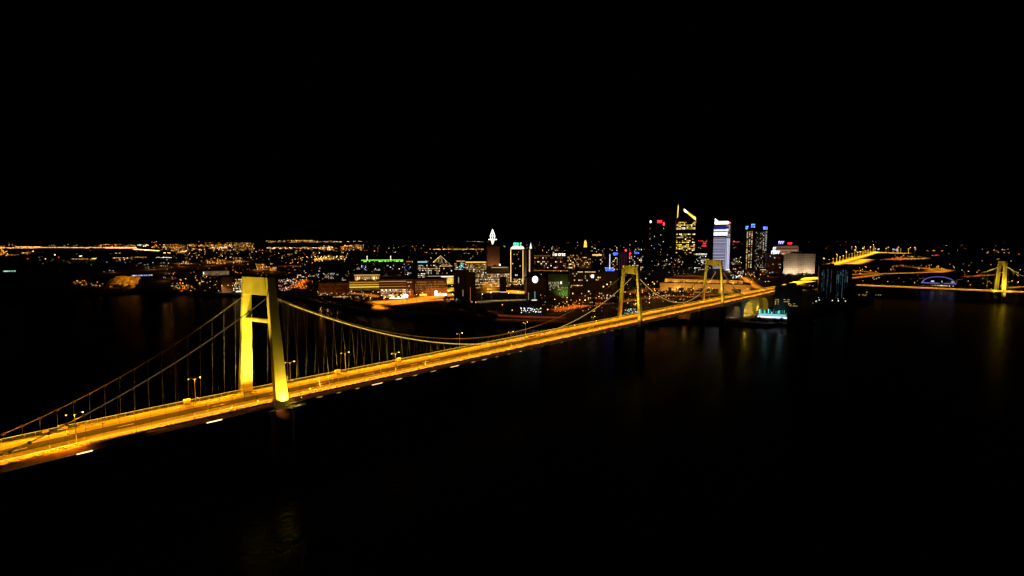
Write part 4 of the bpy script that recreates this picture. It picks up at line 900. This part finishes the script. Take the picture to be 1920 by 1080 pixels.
fcross(top - 4.5, top - .02, 'crossbeam'); fcross(lerp(ZB, top, .60), lerp(ZB, top, .60) + 1.2, 'strut')
for sgn, s in ((1, -5.5), (-1, 5.5)):
    mb = MB(); pts = []
    for k in range(49):
        u = k / 48
        if u <= .5: v = u * 2; tt = lerp(TT - 88, TT - 1, v); z = lerp(ZB + 1.5, top - 5, v) - 4 * 5 * v * (1 - v)
        else: v = (u - .5) * 2; tt = lerp(TT + 1, LB, v); z = top - 5 - (top - ZB - 12) * (1 - (1 - v) ** 1.7)
        pts.append(FB(tt, s * .8, z))
    part('main_cable', mb.tube(pts, .42, 5), M['steel'], fb)
    for k in range(4, 48, 2):
        if abs(k - 24) > 1 and pts[k].z > ZB + 2: q = pts[k]; part('hanger', MB().tube([(q.x, q.y, ZB), q], .07, 4), M['hanger'], fb)
ty = FB(TT, 0, 0)
for t_, s_, pw, tz in ((-16, -10, 42000, 34), (4, -14, 42000, 34), (-10, -12, 26000, 18), (10, -16, 26000, 18)):
    p = FB(TT + t_, s_, ZB + 1); lamp('SPOT', p, pw, YEL, .5, (ty.x, ty.y + 4, tz), 80, .7)
for k in range(14):
    p = FB(LB * (k + .5) / 14, 0, ZB); lamp('AREA', p + Vector((0, 0, 3.5)), 1900, (1, .38, .02), LB / 14, None, sy=3, yaw=math.atan2(dv.y, dv.x)).data.spread = math.radians(90)
    if k % 2 == 0: street_lamp(FB(LB * (k + .5) / 14, 5.2, ZB), 'amber', 'street lamp on the thin deck of the distant bridge', 'street lamps on the distant bridge', scale=.6)

# ------------------------------------------------------------------ trees
def tree_mesh(seed):
    q = random.Random(seed); hgt = 9 + 3 * q.random(); tr = MB(); cr = MB()
    tr.tube([(0, 0, -.3), (.1, .05, hgt * .3), (.0, .1, hgt * .62)], [.38, .26, .1], 6)
    ctr = []
    for k in range(6):
        w_ = k * 1.05 + q.random(); e = (math.cos(w_) * hgt * .27, math.sin(w_) * hgt * .27, hgt * q.uniform(.48, .82)); tr.tube([(0, 0, hgt * .3), (e[0] * .5, e[1] * .5, hgt * .45), e], [.16, .1, .04], 4); ctr.append(Vector(e))
    ctr.append(Vector((0, 0, hgt * .9)))
    for k in range(420):
        c = q.choice(ctr) + Vector((q.gauss(0, 1), q.gauss(0, 1), q.gauss(0, .75))) * hgt * .105; s = q.uniform(.25, .6)
        u = Vector((q.gauss(0, 1), q.gauss(0, 1), q.gauss(0, 1))).normalized(); v = u.orthogonal().normalized(); i = len(cr.v)
        cr.v += [tuple(c - u * s - v * s * .6), tuple(c + u * s - v * s * .5), tuple(c + u * s * .8 + v * s * .7), tuple(c - u * s * .9 + v * s * .6)]; cr.f.append((i, i + 1, i + 2, i + 3)); cr.mi.append(0)
    return tr.data('trunk', M['bark']), cr.data('crown', M['leaf']), hgt
TREES = [tree_mesh(k) for k in range(4)]
def tree(px, py, pxh, label, group, z=GZ):
    p = P(px, py, z); tr, cr, h = rng.choice(TREES); s = pxh * p.y / F / h
    r = thing('tree', label, 'tree', p, rng.uniform(0, 6.28), group); r.scale = (s * rng.uniform(.9, 1.35), s * rng.uniform(.9, 1.35), s)
    link('trunk', tr, r); link('crown', cr, r)
def wood(x0, x1, ya, yb, n, h0, h1, label, group):
    for k in range(n):
        u = (k + rng.random()) / n; tree(lerp(x0, x1, u), lerp(ya, yb, u) + rng.uniform(-1.5, 1.5), rng.uniform(h0, h1), label, group)
tree(837, 571, 17, 'lone dark tree against the orange highway left of the black tower', None); tree(850, 571, 9, 'small dark bush tree between the lone tree and the black tower', None); tree(763, 567, 11, 'thin dark tree in the middle of the orange highway', None)
wood(596, 696, 566, 583, 40, 10, 16, 'dark tree in the wood on the bank behind the main cable', 'dark trees of the left bank wood')
wood(735, 850, 581, 591, 44, 7, 11, 'dark tree on the bank between the highway ramp and the water', 'dark trees below the highway ramp')
wood(845, 930, 577, 601, 44, 9, 16, 'dark tree on the point by the dim red quay road', 'dark trees on the quay point')
wood(1240, 1345, 553, 550, 14, 6, 10, 'dark tree in front of the orange concert hall', 'dark trees before the concert hall')
wood(1012, 1046, 497, 497, 5, 12, 18, 'tree of the dark round clump before the dim brick block', 'trees of the round clump')
wood(1400, 1530, 522, 521, 16, 7, 10, 'dark tree along the foot of the pale hotel', 'dark trees before the hotel')
wood(1476, 1530, 540, 537, 7, 6, 9, 'dark tree under the curved approach road', 'dark trees under the approach road')
wood(1405, 1470, 606, 608, 14, 7, 12, 'dark tree on the bank before the cyan terrace', 'dark trees before the cyan terrace')
wood(214, 246, 545, 545, 5, 8, 13, 'dark tree in front of the glowing rock wall', 'dark trees before the rock wall')
wood(150, 180, 544, 545, 5, 4, 8, 'dark tree among the small orange bank lamps', 'dark trees by the left bank lamps')

# ------------------------------------------------------------------ single lamps of the nearer city
DOT = {}
def dot_mesh(c, s):
    k = c + str(s)
    if k not in DOT:
        mb = MB(); mb.octa((0, 0, 1), .5); DOT[k] = mb.data('house_lamp', E(c, s))
    return DOT[k]
def dots(name, label, group, cat, items, c, s, size=1.1, hz=(4, 10)):
    """loose lamps; each px,py is the lamp itself a few metres above its ground"""
    for px, py in items:
        h = rng.uniform(*hz); p = P(px, py, GZ + h); r = p.y / F * size * rng.uniform(.7, 1.25)
        o = link(name, dot_mesh(rng.choice(c) if isinstance(c, (list, tuple)) else c, s), None, p - Vector((0, 0, r))); o.scale = (r, r, r); tag(o, label, cat, group)
        if name in ('house_lamp', 'shop_lamp', 'garden_lamp', 'fire_lamp', 'plaza_lamp') and px < 1560 and rng.random() < .3:
            lamp('POINT', p - Vector((0, 0, r * .7)), 1300 * (p.y / 700) ** 2, (1, rng.uniform(.22, .42), .03), .5)
def spread(x0, x1, y0, y1, n, slope=0):
    return [(lambda u: (lerp(x0, x1, u), lerp(y0, y1, rng.random()) + slope * (u - .5)))(rng.random()) for _ in range(n)]
am = ['amber', 'amber', 'warm', 'sodium', 'warm', 'white']
dots('parking_lamp', 'white lamp in the bright cluster on the quay beside the main cable', 'white lamps in the quay cluster', 'lamp', spread(976, 1014, 577, 586, 34), ['white', 'cool'], 3, 1.3, (2, 6))
dots('bank_lamp', 'small orange lamp on the low left bank before the rock wall', 'orange lamps on the left bank', 'lamp', spread(138, 165, 524, 536, 14) + spread(168, 215, 529, 538, 16) + spread(238, 246, 527, 534, 8), ['amber', 'sodium', 'sodium', 'warm'], 2, 1.2, (2, 6))
dots('house_lamp', 'tiny house lamp in the dark between the main cable and stepped tower', 'house lamps behind the main cable', 'lamp', spread(1060, 1165, 540, 580, 26) + spread(1000, 1060, 562, 580, 8), am + ['cool'], 1.6, 1.0)
dots('shop_lamp', 'small lamp in the lively streets behind the middle bridge tower', 'street level lamps behind the middle tower', 'lamp', spread(1176, 1300, 538, 572, 46) + spread(1205, 1245, 548, 558, 18), am, 2, 1.2)
dots('market_lamp', 'white green lamp in the bright market behind the middle tower', 'market lamps behind the middle tower', 'lamp', spread(1171, 1196, 579, 588, 26), ['ice', 'white', 'cool', 'green'], 1.6, 1.4, (2, 6))
dots('plaza_lamp', 'small lamp at the feet of the high towers', 'lamps at the feet of the high towers', 'lamp', spread(1365, 1445, 500, 520, 34) + spread(1330, 1372, 496, 506, 8), ['white', 'cool', 'warm', 'amber'], 2, 1.1)
dots('yard_light', 'blue white lamp in the bright yard right of the last bridge tower', 'blue white yard lamps', 'lamp', spread(1370, 1392, 514, 523, 16), ['cool', 'white'], 2.4, 1.4, (2, 5))
dots('house_lamp', 'red orange lamp in the yard between the boulevard and hairpin road', 'lamps between boulevard and hairpin', 'lamp', spread(1672, 1700, 478, 488, 26) + spread(1670, 1712, 497, 501, 14), ['sodium', 'amber', 'red'], 1.4, 1.1)
dots('house_lamp', 'pale warm lamp in the long row right of the roundabout', 'pale lamps right of the roundabout', 'lamp', spread(1698, 1740, 480, 487, 30), ['warm', 'gold', 'amber'], .9, 1.1)
dots('sign_light', 'small blue white light cluster right of the roundabout', 'blue white lights right of the roundabout', 'lamp', spread(1672, 1683, 466, 472, 9) + spread(1644, 1650, 464, 468, 4), ['cool', 'lav'], 2, 1.2)
dots('house_lamp', 'scattered lamp on the dark far right bank', 'lamps on the far right bank', 'lamp', spread(1790, 1870, 492, 532, 12) + spread(1850, 1895, 466, 476, 12) + spread(1890, 1920, 505, 530, 14) + [(1870, 486), (1873, 485), (1896, 489), (1842, 489)], ['warm', 'white', 'amber', 'gold'], 1.6, 1.0)
dots('beach_lamp', 'small yellow lamp on the dark right bank below the distant bridge', 'yellow lamps on the dark right bank', 'lamp', [(1611, 553), (1618, 552.6), (1622, 554), (1624, 552), (1625.5, 548), (1642, 553), (1647, 552.8), (1651, 553)], ['warm', 'gold'], 1.1, 1.2, (2, 4))
dots('yard_light', 'cream lamp near the water edge beyond the teal slit tower', 'cream lamps near the teal slit tower', 'lamp', spread(1634, 1650, 519, 524, 8) + [(1520, 562), (1535, 558), (1562, 557), (1571, 560), (1582, 560), (1721, 516), (1524, 536), (1518, 535), (1514, 533)], ['warm', 'white'], 1.2, 1.0)
dots('house_lamp', 'blue white lamp on the dark slope above the far left hall', 'lamps above the far left hall', 'lamp', spread(255, 320, 491, 505, 14) + [(307, 520), (310, 521), (317, 513), (311, 513), (206, 507), (212, 507.5), (195, 509.5)], ['cool', 'white'], 1.5, .95)
dots('house_lamp', 'small warm lamp around the palace and white floored block', 'warm lamps around the palace', 'lamp', spread(640, 780, 540, 562, 20) + spread(600, 640, 548, 558, 10), am, 1.6, 1.0)
dots('fire_lamp', 'orange flaring lamp at the foot of the dotted riverside block', 'flaring lamps at the riverside block', 'lamp', spread(604, 620, 548, 557, 9), ['amber', 'warm'], 3, 1.6, (2, 5))
dots('house_lamp', 'small white lamp below the green roof', 'white lamps below the green roof', 'lamp', spread(660, 800, 495, 520, 22), ['white', 'cool', 'warm'], 1.4, .9)
dots('garden_lamp', 'amber lamp in the glowing grove left of the tall bridge tower', 'grove lamps left of the tower', 'lamp', spread(388, 424, 485, 494, 32) + spread(437, 453, 481, 493, 16) + spread(337, 353, 489, 495, 10) + spread(480, 520, 497, 507, 18), ['amber', 'sodium', 'sodium', 'warm'], 1.8, 1.25)

# ------------------------------------------------------------------ the countless far lights, out to the hills
def far_lights(items, mats, label):
    mb = MB()
    for px, py, k, sz, asp in items:
        v = max(py, 456.2) - 452; Y = min(13000, 70 * F / v); p = D(px, py, Y); mb.m = k; r = Y / F * sz * .5
        mb.octa(tuple(p), r * asp, r)
    o = link('distant_city_lights', mb.data('distant_city_lights', mats)); tag(o, label, 'city lights', None, 'stuff')
FM = [E('amber', 2.4), E('sodium', 2.), E('warm', 1.6), E('white', 1.8), E('amber', .9), E('sodium', .7), E('cool', 1.2), E('red', 2), E('warm', 4)]
L = []
def field(x0, x1, y0, y1, n, ks, sz=(.7, 1.4), asp=1.0, pw=1.0):
    for _ in range(n):
        L.append((rng.uniform(x0, x1), lerp(y0, y1, rng.random() ** pw), rng.choice(ks), rng.uniform(*sz), asp * rng.uniform(.8, 1.4)))
mixed = [0, 1, 2, 2, 4, 5, 5, 3, 4, 1]
for px in range(0, 255, 2):    # far highway
    L.append((px + rng.random() * 2, 464.6 + .4 * math.sin(px * .05) + rng.uniform(-.4, .4) - .0035 * px, rng.choice([0, 0, 2, 0, 1]), rng.uniform(.7, 1.4), 2.0))
for px in range(28, 78): L.append((px + rng.random(), 462.7 + rng.uniform(-.3, .3), rng.choice([0, 2, 4]), 1.0, 1.6))
for px in range(198, 256): L.append((px, 464.8 + rng.uniform(-.3, .3), rng.choice([0, 2]), 1.3, 1.8))
for px in range(250, 300): L.append((px, 467 + (px - 250) * .065 + rng.uniform(-.4, .4), rng.choice([0, 2, 8]), 1.2, 1.8))
for a_, b_, y, ks, n in ((40, 58, 474.2, [4, 2], 14), (15, 30, 478, [4, 5], 10), (134, 168, 485.6, [4, 5, 2], 24), (172, 180, 485, [0, 8], 8), (210, 240, 483.5, [4, 0, 5], 22), (246, 275, 482, [5, 1], 14), (293, 322, 482.8, [2, 6, 3], 22), (145, 154, 480, [3, 2], 7), (216, 232, 474.3, [2, 4], 8), (306, 320, 474, [2, 0], 10), (812, 916, 467.2, [4, 2, 5, 4], 60), (818, 832, 467.4, [0, 1], 10), (1696, 1712, 454.6, [1, 1, 7], 10), (1717, 1730, 454.2, [4, 2], 8), (1748, 1760, 478.3, [7, 5], 9), (1735, 1770, 470, [4, 2], 8)):
    for _ in range(n): L.append((rng.uniform(a_, b_), y + rng.uniform(-.5, .5), rng.choice(ks), rng.uniform(.7, 1.2), 1.6))
field(0, 14, 468, 479, 30, [1, 4, 5, 0], (1.0, 1.8)); field(0, 10, 461, 466, 14, [0, 1]); field(284, 296, 453, 466, 24, [1, 5, 4], (.8, 1.3))
for x in (17, 23, 29): field(x - 1, x + 1, 454, 463, 6, [5, 4, 2], (.6, .9))
field(186, 222, 457, 464, 34, [1, 4, 5, 0]); field(218, 256, 456, 462, 40, [4, 2, 5]); field(265, 278, 458, 462, 14, [2, 8, 0]); field(90, 190, 457, 464, 34, mixed, (.6, 1.1)); field(296, 330, 457, 468, 40, mixed)
field(320, 480, 455, 470, 250, mixed, (.6, 1.3)); field(355, 470, 455, 462, 130, [1, 4, 5, 2, 0], (.7, 1.3)); field(395, 425, 463, 466, 40, [0, 2, 8], (.7, 1.4)); field(333, 350, 470, 474, 24, [2, 8, 4]); field(318, 340, 463, 466, 24, mixed)
field(500, 640, 450.5, 458, 150, [4, 5, 1, 2, 2], (.5, 1.1)); field(545, 590, 450, 453, 50, [2, 4, 0], (.6, 1)); field(500, 610, 463.5, 466.5, 120, [0, 2, 4, 8], (.6, 1.2)); field(600, 682, 452, 470, 130, mixed, (.6, 1.2)); field(612, 625, 463, 469, 24, [2, 8, 0])
field(640, 680, 459, 467, 60, [1, 4, 5, 2]); field(320, 660, 468, 486, 170, [0, 4, 5, 4, 5, 2, 3], (.6, 1.3)); field(596, 650, 480, 487, 50, [0, 2, 8, 4], (.7, 1.5)); field(590, 606, 481, 491, 24, [0, 8])
field(680, 910, 452, 474, 70, mixed, (.5, 1.1)); field(860, 915, 452, 457, 34, [4, 5, 2], (.6, 1)); field(780, 800, 453, 456, 10, [2, 4]); field(830, 900, 452.5, 456, 20, [4, 5])
field(940, 1210, 453, 470, 60, [4, 2, 5, 3], (.5, 1)); field(1185, 1215, 452.5, 455, 14, [2, 3]); field(1248, 1400, 451, 466, 34, [4, 5, 7, 2], (.5, 1)); field(1310, 1326, 450.5, 453.5, 12, [7, 5]); field(1372, 1392, 452, 454, 8, [7])
field(1500, 1700, 452, 470, 18, [4, 5], (.5, .9)); field(1636, 1650, 456, 459, 8, [6, 3, 3]); field(1700, 1920, 453, 480, 22, [4, 4, 3, 5], (.5, .9)); field(0, 320, 466, 500, 46, [2, 3, 4, 6], (.5, 1.0)); field(320, 600, 486, 512, 60, [0, 1, 4, 5, 3], (.6, 1.1))
field(320, 600, 500, 545, 90, [0, 1, 1, 3, 4, 5], (.6, 1.2)); field(330, 360, 534, 546, 24, [1, 0, 5], (.8, 1.5)); field(595, 700, 546, 560, 50, [1, 0, 2, 3], (.7, 1.3)); field(520, 560, 524, 545, 60, [3, 6, 2, 3, 7, 1], (.7, 1.3)); field(556, 576, 523, 541, 50, [1, 1, 5], (.9, 1.6)); field(640, 900, 470, 520, 60, [2, 3, 4, 5], (.6, 1.1))
field(1000, 1330, 505, 560, 120, [0, 1, 2, 4, 5, 3], (.6, 1.2)); field(985, 1210, 470, 510, 90, [2, 4, 3, 0, 5], (.6, 1.1)); field(1215, 1330, 476, 515, 60, [2, 3, 6, 4], (.6, 1)); field(1600, 1860, 484, 530, 30, [0, 1, 4, 5, 4], (.6, 1.1)); field(1040, 1130, 566, 584, 60, [1, 1, 0, 5], (.8, 1.5))
L += [(52, 485.3, 7, 1.8, 1), (110, 482.4, 7, 1.8, 1), (492, 469, 7, 2.2, 1), (373, 452.5, 7, 1.4, 1), (103, 478, 3, 2, 1.2), (62, 471, 0, 2.6, .8), (85, 485.4, 3, 1.4, 1.4), (225, 487.4, 3, 1.3, 1.4), (233, 486.8, 3, 1.4, 1.3)]
field(257, 264, 458, 461, 7, [6], (1.2, 1.8))
q = random.Random(2)
far_lights([l for l in L if l[1] < 462], FM, 'band of tiny amber and white lights strung along the horizon hills')
far_lights([l for l in L if 462 <= l[1] < 500], FM, 'scatter of amber and white lights of the far suburbs below the horizon')
far_lights([l for l in L if l[1] >= 500], FM, 'sprinkle of small lights in the low streets between the lit landmarks')
